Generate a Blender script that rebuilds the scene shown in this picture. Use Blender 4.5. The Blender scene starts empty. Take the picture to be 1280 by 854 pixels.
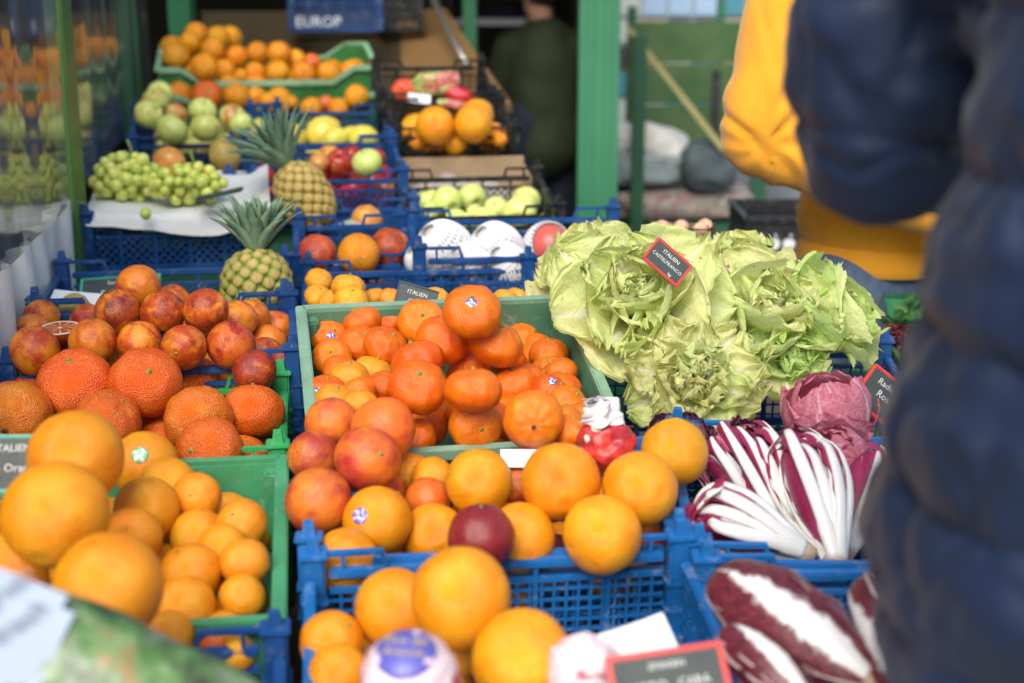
import bpy, bmesh, math, random
import numpy as np
from mathutils import Vector, Matrix, noise
random.seed(7)
sc = bpy.context.scene
col = sc.collection
R_ = math.radians
# ------------------------------------------------------------------ camera
PX, PITCH, CH = 1778.0, R_(15), 1.5
cam = bpy.data.cameras.new('camera'); camo = bpy.data.objects.new('camera', cam); col.objects.link(camo)
camo.location = (0, 0, CH); camo.rotation_euler = (R_(90) - PITCH, 0, 0)
cam.lens = 50; cam.sensor_width = 36; cam.clip_start = .05; cam.clip_end = 300
cam.dof.use_dof = True; cam.dof.focus_distance = 1.98; cam.dof.aperture_fstop = 3.2
sc.camera = camo
# ------------------------------------------------------------------ light
SUN_EL, SUN_AZ = R_(46), R_(195)      # azimuth clockwise from +Y
w = bpy.data.worlds.new('World'); sc.world = w; w.use_nodes = True
nt = w.node_tree; bg = nt.nodes['Background']
sky = nt.nodes.new('ShaderNodeTexSky'); sky.sky_type = 'NISHITA'; sky.sun_disc = False
sky.sun_elevation = SUN_EL; sky.sun_rotation = SUN_AZ; sky.dust_density = 3.5; sky.air_density = 1.0; sky.ozone_density = .6
nt.links.new(sky.outputs[0], bg.inputs[0]); bg.inputs[1].default_value = .122
sl = bpy.data.lights.new('sun', 'SUN'); slo = bpy.data.objects.new('sun', sl); col.objects.link(slo)
sl.energy = 1.6; sl.angle = R_(38); sl.color = (1, .985, .95)
sd = Vector((math.sin(SUN_AZ) * math.cos(SUN_EL), math.cos(SUN_AZ) * math.cos(SUN_EL), math.sin(SUN_EL)))
slo.rotation_euler = sd.to_track_quat('Z', 'Y').to_euler(); slo.location = (0, -3, 6)
sc.view_settings.view_transform = 'Standard'; sc.view_settings.look = 'None'
sc.view_settings.exposure = .88; sc.view_settings.gamma = 1
# ------------------------------------------------------------------ measuring: photograph point + distance -> place
VR = Vector((1, 0, 0)); VF = Vector((0, math.cos(PITCH), -math.sin(PITCH))); VU = Vector((0, math.sin(PITCH), math.cos(PITCH)))
def at(u, v, d): return Vector((0, 0, CH)) + VR * ((u - 640) / PX * d) + VF * d - VU * ((v - 427) / PX * d)
def pix(p):
    q = Vector(p) - Vector((0, 0, CH)); d = q.dot(VF)
    return 640 + PX * q.dot(VR) / d, 427 - PX * q.dot(VU) / d, d
# ------------------------------------------------------------------ helpers
class MB:
    def __init__(s): s.v = []; s.f = []; s.uv = []
    def add(s, vs, fs):
        n = len(s.v); s.v += [tuple(v) for v in vs]; s.f += [tuple(i + n for i in f) for f in fs]; return s
    def box(s, c, size, m=None, ch=0.0):
        a, b, g = size[0] / 2, size[1] / 2, size[2] / 2
        if ch <= 0:
            vs = [Vector((x * a, y * b, z * g)) for x in (-1, 1) for y in (-1, 1) for z in (-1, 1)]
            fs = [(0, 1, 3, 2), (4, 6, 7, 5), (0, 4, 5, 1), (2, 3, 7, 6), (0, 2, 6, 4), (1, 5, 7, 3)]
        else:
            bm = bmesh.new(); bmesh.ops.create_cube(bm, size=1, matrix=Matrix.Diagonal((size[0], size[1], size[2], 1)))
            bmesh.ops.bevel(bm, geom=list(bm.edges), offset=ch, segments=2, affect='EDGES')
            bm.verts.index_update(); vs = [v.co.copy() for v in bm.verts]; fs = [tuple(v.index for v in f.verts) for f in bm.faces]; bm.free()
        c = Vector(c)
        vs = [(m @ v if m else v) + c for v in vs]
        return s.add(vs, fs)
    def bar(s, p, q, wd, th, n=Vector((0, 1, 0))):
        p, q, n = Vector(p), Vector(q), Vector(n); d = (q - p); L = d.length
        if L < 1e-5: return s
        d /= L; y = (n - d * n.dot(d)).normalized(); x = d; z = x.cross(y)
        vs = []
        for a in (p, q):
            for i, j in ((-1, -1), (1, -1), (1, 1), (-1, 1)): vs.append(a + z * (i * wd / 2) + y * (j * th / 2))
        return s.add(vs, [(0, 1, 2, 3), (7, 6, 5, 4), (0, 4, 5, 1), (1, 5, 6, 2), (2, 6, 7, 3), (3, 7, 4, 0)])
    def tube(s, pts, rad, n=10, cap=True, flat=1.0, side=None):
        pts = [Vector(p) for p in pts]
        if not hasattr(rad, '__len__'): rad = [rad] * len(pts)
        vs = []; ref = side or Vector((0, 0, 1))
        for i, p in enumerate(pts):
            t = (pts[min(i + 1, len(pts) - 1)] - pts[max(i - 1, 0)]).normalized()
            if abs(t.dot(ref)) > .97 and side is None: ref = Vector((1, 0, 0))
            a = (ref - t * ref.dot(t)).normalized(); b = t.cross(a)
            for k in range(n):
                th = 2 * math.pi * k / n
                vs.append(p + (a * math.cos(th) + b * math.sin(th) * flat) * rad[i])
        fs = []
        for i in range(len(pts) - 1):
            for k in range(n): fs.append((i * n + k, i * n + (k + 1) % n, (i + 1) * n + (k + 1) % n, (i + 1) * n + k))
        if cap: fs.append(tuple(range(n - 1, -1, -1))); fs.append(tuple((len(pts) - 1) * n + k for k in range(n)))
        return s.add(vs, fs)
    def lathe(s, prof, n=24, m=None):
        vs = []; fs = []
        for r, z in prof:
            for k in range(n):
                th = 2 * math.pi * k / n; v = Vector((r * math.cos(th), r * math.sin(th), z)); vs.append(m @ v if m else v)
        for i in range(len(prof) - 1):
            for k in range(n): fs.append((i * n + k, i * n + (k + 1) % n, (i + 1) * n + (k + 1) % n, (i + 1) * n + k))
        return s.add(vs, fs)
    def mesh(s, name, mat, smooth=False):
        me = bpy.data.meshes.new(name); me.from_pydata(s.v, [], s.f); me.update()
        if mat: me.materials.append(mat)
        if smooth: me.polygons.foreach_set('use_smooth', [True] * len(me.polygons))
        return me
    def build(s, name, mat, parent=None, smooth=False, **kw):
        return place(s.mesh(name, mat, smooth), name, parent, **kw)
def place(me, name, parent=None, loc=None, m=None, label=None, cat=None, group=None, kind=None):
    o = bpy.data.objects.new(name, me); col.objects.link(o)
    if parent is not None: o.parent = parent
    if m is not None: o.matrix_local = m
    if loc is not None: o.location = loc
    if label: o['label'] = label
    if cat: o['category'] = cat
    if group: o['group'] = group
    if kind: o['kind'] = kind
    return o
def empty(name, label=None, cat=None, group=None, loc=None, m=None): return place(None, name, None, loc, m, label, cat, group)
def recentre(me, c):
    c = Vector(c)
    for v in me.vertices: v.co -= c
def frame(o, x, y, z):
    m = Matrix((x, y, z)).transposed().to_4x4(); m.translation = o; return m
# ------------------------------------------------------------------ materials
def mat(name, colour=(.5, .5, .5), rough=.5, spec=.5, **kw):
    m = bpy.data.materials.new(name); m.use_nodes = True
    p = m.node_tree.nodes['Principled BSDF']
    p.inputs['Base Color'].default_value = (*colour, 1); p.inputs['Roughness'].default_value = rough
    p.inputs['Specular IOR Level'].default_value = spec
    for k, v in kw.items(): p.inputs[k.replace('_', ' ')].default_value = v
    return m
class NT:
    def __init__(s, m): s.t = m.node_tree; s.p = s.t.nodes['Principled BSDF']; s.out = s.t.nodes['Material Output']
    def n(s, typ, **kw):
        nd = s.t.nodes.new('ShaderNode' + typ)
        for k, v in kw.items():
            if k.startswith('i_'):
                key = k[2:].replace('_', ' '); nd.inputs[key].default_value = v
            else: setattr(nd, k, v)
        return nd
    def l(s, a, b): s.t.links.new(a, b)
    def tc(s, which='Object'): return s.n('TexCoord').outputs[which]
    def noise(s, scale, detail=3, rough=.5, vec=None, dist=0):
        nd = s.n('TexNoise'); nd.inputs['Scale'].default_value = scale; nd.inputs['Detail'].default_value = detail
        nd.inputs['Roughness'].default_value = rough; nd.inputs['Distortion'].default_value = dist
        s.l(vec or s.tc(), nd.inputs['Vector']); return nd.outputs['Fac']
    def vor(s, scale, feature='F1', vec=None, out='Distance'):
        nd = s.n('TexVoronoi'); nd.feature = feature; nd.inputs['Scale'].default_value = scale
        s.l(vec or s.tc(), nd.inputs['Vector']); return nd.outputs[out]
    def ramp(s, fac, stops):
        r = s.n('ValToRGB'); e = r.color_ramp.elements
        while len(e) < len(stops): e.new(.5)
        for el, (p, c) in zip(e, stops): el.position = p; el.color = (*c, 1) if len(c) == 3 else c
        s.l(fac, r.inputs[0]); return r.outputs[0]
    def mix(s, fac, a, b, blend='MIX'):
        m = s.n('Mix', data_type='RGBA', blend_type=blend)
        for val, i in ((fac, 0), (a, 6), (b, 7)):
            if hasattr(val, "is_linked"): s.l(val, m.inputs[i])
            elif isinstance(val, tuple): m.inputs[i].default_value = (*val, 1) if len(val) == 3 else val
            else: m.inputs[i].default_value = val
        return m.outputs[2]
    def math(s, op, a, b=0.0, c=None, clamp=False):
        m = s.n('Math', operation=op, use_clamp=clamp)
        for i, val in enumerate((a, b, c)):
            if val is None: continue
            if hasattr(val, 'is_linked'): s.l(val, m.inputs[i])
            else: m.inputs[i].default_value = val
        return m.outputs[0]
    def bump(s, h, strength=.3, dist=.01, normal=None):
        b = s.n('Bump'); b.inputs['Strength'].default_value = strength; b.inputs['Distance'].default_value = dist
        s.l(h, b.inputs['Height'])
        if normal: s.l(normal, b.inputs['Normal'])
        return b.outputs[0]
    def rnd(s): return s.n('ObjectInfo').outputs['Random']
    def shifted(s, k=37.0):
        c = s.n('CombineXYZ'); r = s.rnd(); s.l(s.math('MULTIPLY', r, k), c.inputs[0]); s.l(s.math('MULTIPLY', r, k * 1.7), c.inputs[1])
        v = s.n('VectorMath', operation='ADD'); s.l(s.tc(), v.inputs[0]); s.l(c.outputs[0], v.inputs[1]); return v.outputs[0]

def plastic(name, c, c2=None, rough=.38):
    m = mat(name, c, rough, .5); t = NT(m)
    v = t.n('NewGeometry').outputs['Position']
    n1 = t.noise(9, 4, .6, vec=v); n2 = t.noise(260, 2, .5, vec=v)
    dark = tuple(x * .6 for x in c); lite = tuple(min(1, x * 1.25 + .015) for x in c)
    cc = t.ramp(n1, [(.25, dark), (.5, c), (.8, lite)])
    sc_ = t.ramp(t.noise(45, 5, .75, vec=v), [(.56, (0, 0, 0)), (.72, (1, 1, 1))])
    cc = t.mix(t.math('MULTIPLY', sc_, .38), cc, (.42, .43, .40))
    t.l(cc, t.p.inputs['Base Color'])
    t.l(t.math('MULTIPLY_ADD', n1, .35, rough - .15), t.p.inputs['Roughness'])
    t.l(t.bump(n2, .12, .002), t.p.inputs['Normal'])
    return m
BLUE = plastic('blue_plastic', (.007, .062, .22)); BLUE2 = plastic('bright_blue_plastic', (.008, .125, .38))
NAVY_P = plastic('dark_blue_plastic', (.008, .045, .16))
GREEN = plastic('green_plastic', (.06, .30, .13)); GREEN2 = plastic('grey_green_plastic', (.075, .20, .12)); GRIM = plastic('grey_green_rim', (.19, .34, .23)); GREEN3 = plastic('deep_green_plastic', (.035, .20, .05))
LGREEN = plastic('bright_green_plastic', (.03, .34, .10)); PALEG = plastic('pale_green_plastic', (.28, .52, .31))
BLACKP = plastic('black_plastic', (.014, .016, .018))

def peel(name, cols, pore=26, pstr=.35, rough=.30, blotch=None, bscale=1.4, lump=.2, spec=.5, kind_blem=True):
    spec = spec * .7
    """cols: ramp over a slow noise; blotch: (colour, threshold lo, hi)"""
    m = mat(name, cols[0], rough, spec); t = NT(m); v = t.shifted()
    n1 = t.noise(bscale, 4, .6, vec=v)
    k = len(cols)
    cc = t.ramp(n1, [(.3 + .4 * i / max(1, k - 1), c) for i, c in enumerate(cols)])
    if blotch:
        for (bc, lo, hi, bs) in blotch:
            nn = t.noise(bs, 6, .68, vec=v, dist=.4)
            off = t.math('MULTIPLY_ADD', t.rnd(), .22, -.11)
            nn = t.math('ADD', nn, off)
            f = t.ramp(nn, [(lo, (0, 0, 0)), (hi, (1, 1, 1))])
            cc = t.mix(f, cc, bc)
    hv = t.n('HueSaturation'); t.l(cc, hv.inputs['Color'])
    r2 = t.math('FRACT', t.math('MULTIPLY', t.rnd(), 17.3))
    t.l(t.math('MULTIPLY_ADD', t.rnd(), .018, .491), hv.inputs['Hue']); t.l(t.math('MULTIPLY_ADD', r2, .2, .9), hv.inputs['Value'])
    vd = t.vor(pore, vec=v)
    pr = t.ramp(vd, [(0, (.55, .55, .55)), (.25, (1, 1, 1))])
    bl = t.ramp(t.noise(bscale * 5, 5, .75, vec=v), [(.60, (0, 0, 0)), (.72, (1, 1, 1))]); hb = t.mix(t.math('MULTIPLY', bl, .18), hv.outputs[0], (.42, .17, .04)) if kind_blem else hv.outputs[0]
    cc = t.mix(.22, hb, pr, 'MULTIPLY')
    t.l(cc, t.p.inputs['Base Color'])
    h = t.math('ADD', t.math('MULTIPLY', vd, .5), t.math('MULTIPLY', t.noise(pore * .35, 3, .6, vec=v), lump * 2.2))
    t.l(t.bump(h, pstr, .03), t.p.inputs['Normal'])
    t.l(t.math('MULTIPLY_ADD', n1, .2, rough - .1), t.p.inputs['Roughness'])
    t.p.inputs['Coat Weight'].default_value = .22; t.p.inputs['Coat Roughness'].default_value = .16; t.l(t.bump(h, pstr * .7, .03), t.p.inputs['Coat Normal'])
    t.p.inputs['Subsurface Weight'].default_value = .10; t.p.inputs['Subsurface Scale'].default_value = .01
    t.p.inputs['Subsurface Radius'].default_value = (1, .4, .1)
    return m
F = {}
F['navel'] = peel('navel_orange_peel', [(.80, .235, .004), (.85, .32, .006), (.88, .40, .016)], 30, .34, .30, bscale=1.0)
F['small'] = peel('small_orange_peel', [(.80, .26, .008), (.85, .35, .016)], 24, .3, .30)
F['mandarin'] = peel('mandarin_peel', [(.72, .115, .003), (.78, .185, .005)], 26, .30, .24, blotch=[((.80, .30, .02), .60, .8, 1.2)])
F['clem'] = peel('clementine_peel', [(.82, .28, .01), (.84, .36, .02)], 17, .3, .3)
F['big'] = peel('large_mandarin_peel', [(.70, .11, .006), (.76, .17, .012)], 26, .45, .27, lump=.10, blotch=[((.80, .27, .03), .56, .78, 1.3)])
F['blood'] = peel('blood_orange_peel', [(.72, .19, .010), (.78, .30, .02)], 24, .22, .30, blotch=[((.46, .05, .010), .42, .60, 1.1), ((.16, .012, .012), .54, .74, 1.6)])
F['deep'] = peel('deep_red_blood_orange_peel', [(.60, .12, .012), (.70, .22, .02)], 24, .25, .28, blotch=[((.34, .03, .014), .34, .52, 1.1), ((.12, .010, .014), .50, .72, 1.7)])
F['moro'] = peel('blushed_orange_peel', [(.70, .14, .02), (.78, .23, .02)], 24, .22, .32, blotch=[((.42, .03, .03), .42, .66, .9)])
F['plum'] = peel('dark_red_orange_peel', [(.17, .013, .018), (.27, .025, .028)], 24, .2, .28)
F['apple_gr'] = peel('green_and_red_apple_skin', [(.58, .66, .14), (.74, .76, .22)], 14, .03, .28, blotch=[((.66, .16, .08), .48, .66, 1.0)], lump=.02)
F['apple_green'] = peel('green_apple_skin', [(.60, .70, .16), (.72, .78, .25)], 14, .03, .30, lump=.02)
F['apple_red'] = peel('red_apple_skin', [(.52, .03, .025), (.36, .015, .02)], 14, .03, .25, blotch=[((.65, .55, .12), .60, .78, 1.0)], lump=.02)
F['mango'] = peel('yellow_red_fruit_skin', [(.75, .45, .08), (.70, .22, .06)], 14, .03, .28, blotch=[((.55, .05, .03), .55, .72, 1.0)], lump=.02)
F['quince'] = peel('yellow_fruit_skin', [(.72, .60, .06), (.78, .68, .12)], 18, .08, .38, lump=.1)
F['pear'] = peel('brown_pear_skin', [(.38, .24, .06), (.50, .38, .09)], 18, .08, .5, lump=.1)
STEM = mat('stem_green', (.22, .30, .06), .7); SDARK = mat('stem_scar_dark', (.05, .04, .02), .8); SBROWN = mat('stem_brown', (.12, .07, .03), .8)
WHITE = mat('white_paper', (.75, .77, .80), .7)
def sticker_mat(name, c1, c2):
    m = mat(name, c1, .3); t = NT(m); g = t.n('TexGradient', gradient_type='SPHERICAL'); t.l(t.tc(), g.inputs[0])
    nn = t.noise(9, 1, .5)
    a = t.ramp(g.outputs[1], [(0, (.85, .85, .88)), (.2, c1)]); a.node.color_ramp.interpolation = 'CONSTANT'
    b = t.mix(t.ramp(nn, [(.5, (0, 0, 0)), (.53, (1, 1, 1))]), a, c2); t.l(b, t.p.inputs['Base Color']); return m
ST_BLUE = sticker_mat('blue_sticker', (.03, .06, .45), (.75, .76, .85)); ST_GREEN = sticker_mat('green_sticker', (.12, .45, .18), (.72, .8, .74))
ST_VIO = sticker_mat('violet_sticker', (.16, .12, .50), (.7, .7, .85))
# ------------------------------------------------------------------ fruit meshes (unit radius)
def ico(sub):
    bm = bmesh.new(); bmesh.ops.create_icosphere(bm, subdivisions=sub, radius=1); bm.verts.index_update()
    v = [x.co.copy() for x in bm.verts]; f = [tuple(a.index for a in q.verts) for q in bm.faces]; bm.free(); return v, f
IV, IF = ico(5)
def fruit_mesh(kind, seed):
    me = bpy.data.meshes.new(kind); vs = []
    o = Vector((seed * 7.3, seed * 3.1, 1.7))
    for p in IV:
        th = math.acos(max(-1, min(1, p.z))); ph = math.atan2(p.y, p.x); r = 1.0
        lo = noise.noise(p * .9 + o); hi = noise.noise(p * 2.2 + o)
        if kind in ('mandarin', 'clem', 'big'):
            fl = .80 if kind != 'big' else .88
            r += .05 * lo + .035 * hi + .010 * math.sin(th) ** 1.2 * math.cos(9 * ph + 2 * lo)
            pole = math.exp(-(th / .36) ** 2); r -= .10 * pole
            pole2 = math.exp(-((math.pi - th) / .34) ** 2); r -= .07 * pole2
            if th < 1.1: r += .02 * math.cos(9 * ph + seed) * math.sin(th * 2.8) * math.exp(-(th / .7) ** 2)
            v = p * r; v.z *= fl
        elif kind.startswith('apple'):
            r += .03 * lo + .012 * math.cos(5 * ph) * (1 if p.z < 0 else .3)
            r -= .34 * math.exp(-(th / .30) ** 2) + .2 * math.exp(-((math.pi - th) / .28) ** 2)
            v = p * r; v.z *= .92; k = 1 - .10 * max(0, -p.z); v.x *= k; v.y *= k
        elif kind in ('quince', 'pear', 'mango'):
            r += .07 * lo + .04 * hi; v = p * r; v.z *= 1.15
            if p.z > .3: k = 1 - .22 * (p.z - .3); v.x *= k; v.y *= k
        else:
            r += .045 * lo + .018 * hi - .045 * math.exp(-(th / .16) ** 2) + .02 * math.exp(-(th / .35) ** 2)
            r -= .03 * math.exp(-((math.pi - th) / .10) ** 2)
            v = p * r
        vs.append(v)
    me.from_pydata(vs, [], IF); me.update(); me.polygons.foreach_set('use_smooth', [True] * len(me.polygons))
    me.materials.append(F[kind]); return me
FM = {}
def get_fruit(kind):
    base = {'small': 'navel', 'moro': 'navel', 'blood': 'navel', 'plum': 'navel', 'apple_gr': 'apple', 'apple_green': 'apple', 'apple_red': 'apple'}
    if kind not in FM: FM[kind] = [fruit_mesh(kind, s) for s in ((1, 2, 3, 4, 5) if kind in ('mandarin', 'big', 'navel', 'blood') else (1, 2, 3))]
    return random.choice(FM[kind])
def stem_mesh(kind):
    b = MB()
    z0 = {'mandarin': .76, 'clem': .76, 'big': .78}.get(kind, .965)
    if kind.startswith('apple') or kind in ('pear', 'mango'):
        b.tube([(0, 0, .55), (.02, .01, .85), (.06, .02, 1.08)], [.03, .025, .035], 6)
        return b.mesh('stem', SBROWN, True)
    n = 10; vs = [(0, 0, z0 + .05)]
    for k in range(n):
        a = 2 * math.pi * k / n; r = .10 if k % 2 else .062; vs.append((r * math.cos(a), r * math.sin(a), z0 + .012))
    for k in range(n):
        a = 2 * math.pi * k / n; r = .10 if k % 2 else .062; vs.append((r * math.cos(a), r * math.sin(a), z0 - .04))
    fs = [(0, 1 + k, 1 + (k + 1) % n) for k in range(n)] + [(1 + k, 1 + n + k, 1 + n + (k + 1) % n, 1 + (k + 1) % n) for k in range(n)]
    b.add(vs, fs); b.tube([(0, 0, z0 + .03), (.005, 0, z0 + .085)], [.042, .036], 8)
    return b.mesh('stem', STEM, True)
SM = {}
def get_stem(kind):
    k = kind if kind in ('mandarin', 'clem', 'big') or kind.startswith('apple') or kind in ('pear', 'mango') else 'navel'
    if k not in SM: SM[k] = stem_mesh(k)
    return SM[k]
def scar_mesh():
    b = MB(); n = 12; vs = [(0, 0, .952)] + [(.075 * math.cos(6.283 * k / n) * (1 + .25 * (k % 2)), .075 * math.sin(6.283 * k / n), .972) for k in range(n)] + [(.075 * math.cos(6.283 * k / n) * (1 + .25 * (k % 2)), .075 * math.sin(6.283 * k / n), .93) for k in range(n)]
    b.add(vs, [(0, 1 + k, 1 + (k + 1) % n) for k in range(n)] + [(1 + k, 1 + n + k, 1 + n + (k + 1) % n, 1 + (k + 1) % n) for k in range(n)])
    return b.mesh('navel_scar', SDARK, True)
SCAR = scar_mesh()
def cap_mesh(m, ang, lift=1.035, squash=1.0):
    b = MB(); prof = [(math.sin(ang * i / 5) * lift, math.cos(ang * i / 5) * lift - lift) for i in range(6)] + [(math.sin(ang) * .985, math.cos(ang) * .985 - lift)]
    b.lathe(prof, 20); return b.mesh('sticker', m, True)
CAPS = {k: cap_mesh(m, .24) for k, m in (('b', ST_BLUE), ('g', ST_GREEN), ('v', ST_VIO))}
ORD = ['', 'first', 'second', 'third', 'fourth', 'fifth', 'sixth', 'seventh', 'eighth', 'ninth', 'tenth', 'eleventh', 'twelfth']
DESC = {'navel': 'smooth orange', 'small': 'small orange', 'mandarin': 'glossy mandarin', 'clem': 'small clementine', 'big': 'large pebbly mandarin', 'blood': 'mottled blood orange',
        'moro': 'red blushed orange', 'plum': 'dark red orange', 'deep': 'deep red blood orange', 'apple_gr': 'green and red apple', 'apple_green': 'green apple', 'apple_red': 'red apple', 'mango': 'yellow red fruit', 'quince': 'large yellow fruit', 'pear': 'brown pear'}
NAME = {'navel': 'orange', 'small': 'orange', 'mandarin': 'mandarin', 'clem': 'clementine', 'big': 'mandarin', 'blood': 'blood_orange', 'moro': 'blood_orange', 'plum': 'blood_orange', 'deep': 'blood_orange',
        'apple_gr': 'apple', 'apple_green': 'apple', 'apple_red': 'apple', 'mango': 'mango', 'quince': 'quince', 'pear': 'pear'}
def put_fruit(kind, p, r, label, group, s=None, st=None, scar=None, stk='b', asp=None):
    """s / scar / st: unit-ish direction in camera space (x right, y down) of the stem, the navel or the sticker"""
    me = get_fruit(kind)
    def cdir(q):
        x, y = q; n2 = min(.98, x * x + y * y); z = math.sqrt(1 - n2); return (VR * x - VU * y - VF * z).normalized()
    d = s or scar
    if d: zd = cdir(d)
    else:
        zd = Vector((random.gauss(0, 1), random.gauss(0, 1) + .8, random.gauss(0, 1))).normalized()
        if kind in ('mandarin', 'clem', 'big'): zd = Vector((random.gauss(0, .55), random.gauss(0, .4), 1)).normalized()
        if kind.startswith('apple'): zd = Vector((random.gauss(0, .6), random.gauss(0, .6) - .2, .8)).normalized()
    q = zd.to_track_quat('Z', 'Y') ; m = Matrix.Translation(p) @ q.to_matrix().to_4x4() @ Matrix.Rotation(random.uniform(0, 6.28), 4, 'Z') @ Matrix.Scale(r, 4)
    o = place(me, NAME[kind], m=m, label=label, cat=NAME[kind].replace('_', ' '), group=group)
    if scar: place(SCAR, 'navel_scar', o)
    else: place(get_stem(kind), 'stem', o)
    if st:
        dd = (q.inverted() @ Vector((0, 0, 0)));
        wd = cdir(st); ld = (m.to_3x3().inverted() @ wd).normalized()
        # stand the sticker on the real surface
        best = max(me.vertices, key=lambda v: v.co.normalized().dot(ld)); rr = best.co.length
        mm = Matrix.Translation(ld * (rr + .012)) @ ld.to_track_quat('Z', 'Y').to_matrix().to_4x4()
        place(CAPS[stk], 'sticker', o, m=mm)
    return o
# ------------------------------------------------------------------ crates
def lattice_bars(b, W, H, sp, wd, th, axis, off, style, z0):
    """bars in a W x H panel centred on x, from z0-H to z0; axis: 'x' or 'y' wall; off: the other coordinate"""
    def P(x, z): return Vector((x, off, z)) if axis == 'x' else Vector((off, x, z))
    n = Vector((0, 1, 0)) if axis == 'x' else Vector((1, 0, 0))
    if style == 'diamond':
        for sgn, t in ((1, th), (-1, th * .8)):
            c = -W / 2 - H
            while c < W / 2 + H:
                pts = []
                x0, x1 = c, c + sgn * H   # bottom to top
                def xat(k): return x0 + (x1 - x0) * k
                k0, k1 = 0.0, 1.0
                lo, hi = -W / 2, W / 2
                for lim, sg in ((lo, 1), (hi, -1)):
                    fa, fb = (xat(0) - lim) * sg, (xat(1) - lim) * sg
                    if fa < 0 and fb < 0: k0, k1 = 1, 0; break
                    if fa < 0: k0 = max(k0, -fa / (fb - fa))
                    elif fb < 0: k1 = min(k1, fa / (fa - fb))
                if k1 - k0 > .05: b.bar(P(xat(k0), z0 - H + H * k0), P(xat(k1), z0 - H + H * k1), wd, t, n)
                c += sp
    else:
        x = -W / 2 + sp
        while x < W / 2 - sp * .4: b.bar(P(x, z0 - H), P(x, z0), wd, th, n); x += sp
        z = z0 - sp
        while z > z0 - H + sp * .4: b.bar(P(-W / 2, z), P(W / 2, z), wd, th * .8, n); z -= sp
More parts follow.
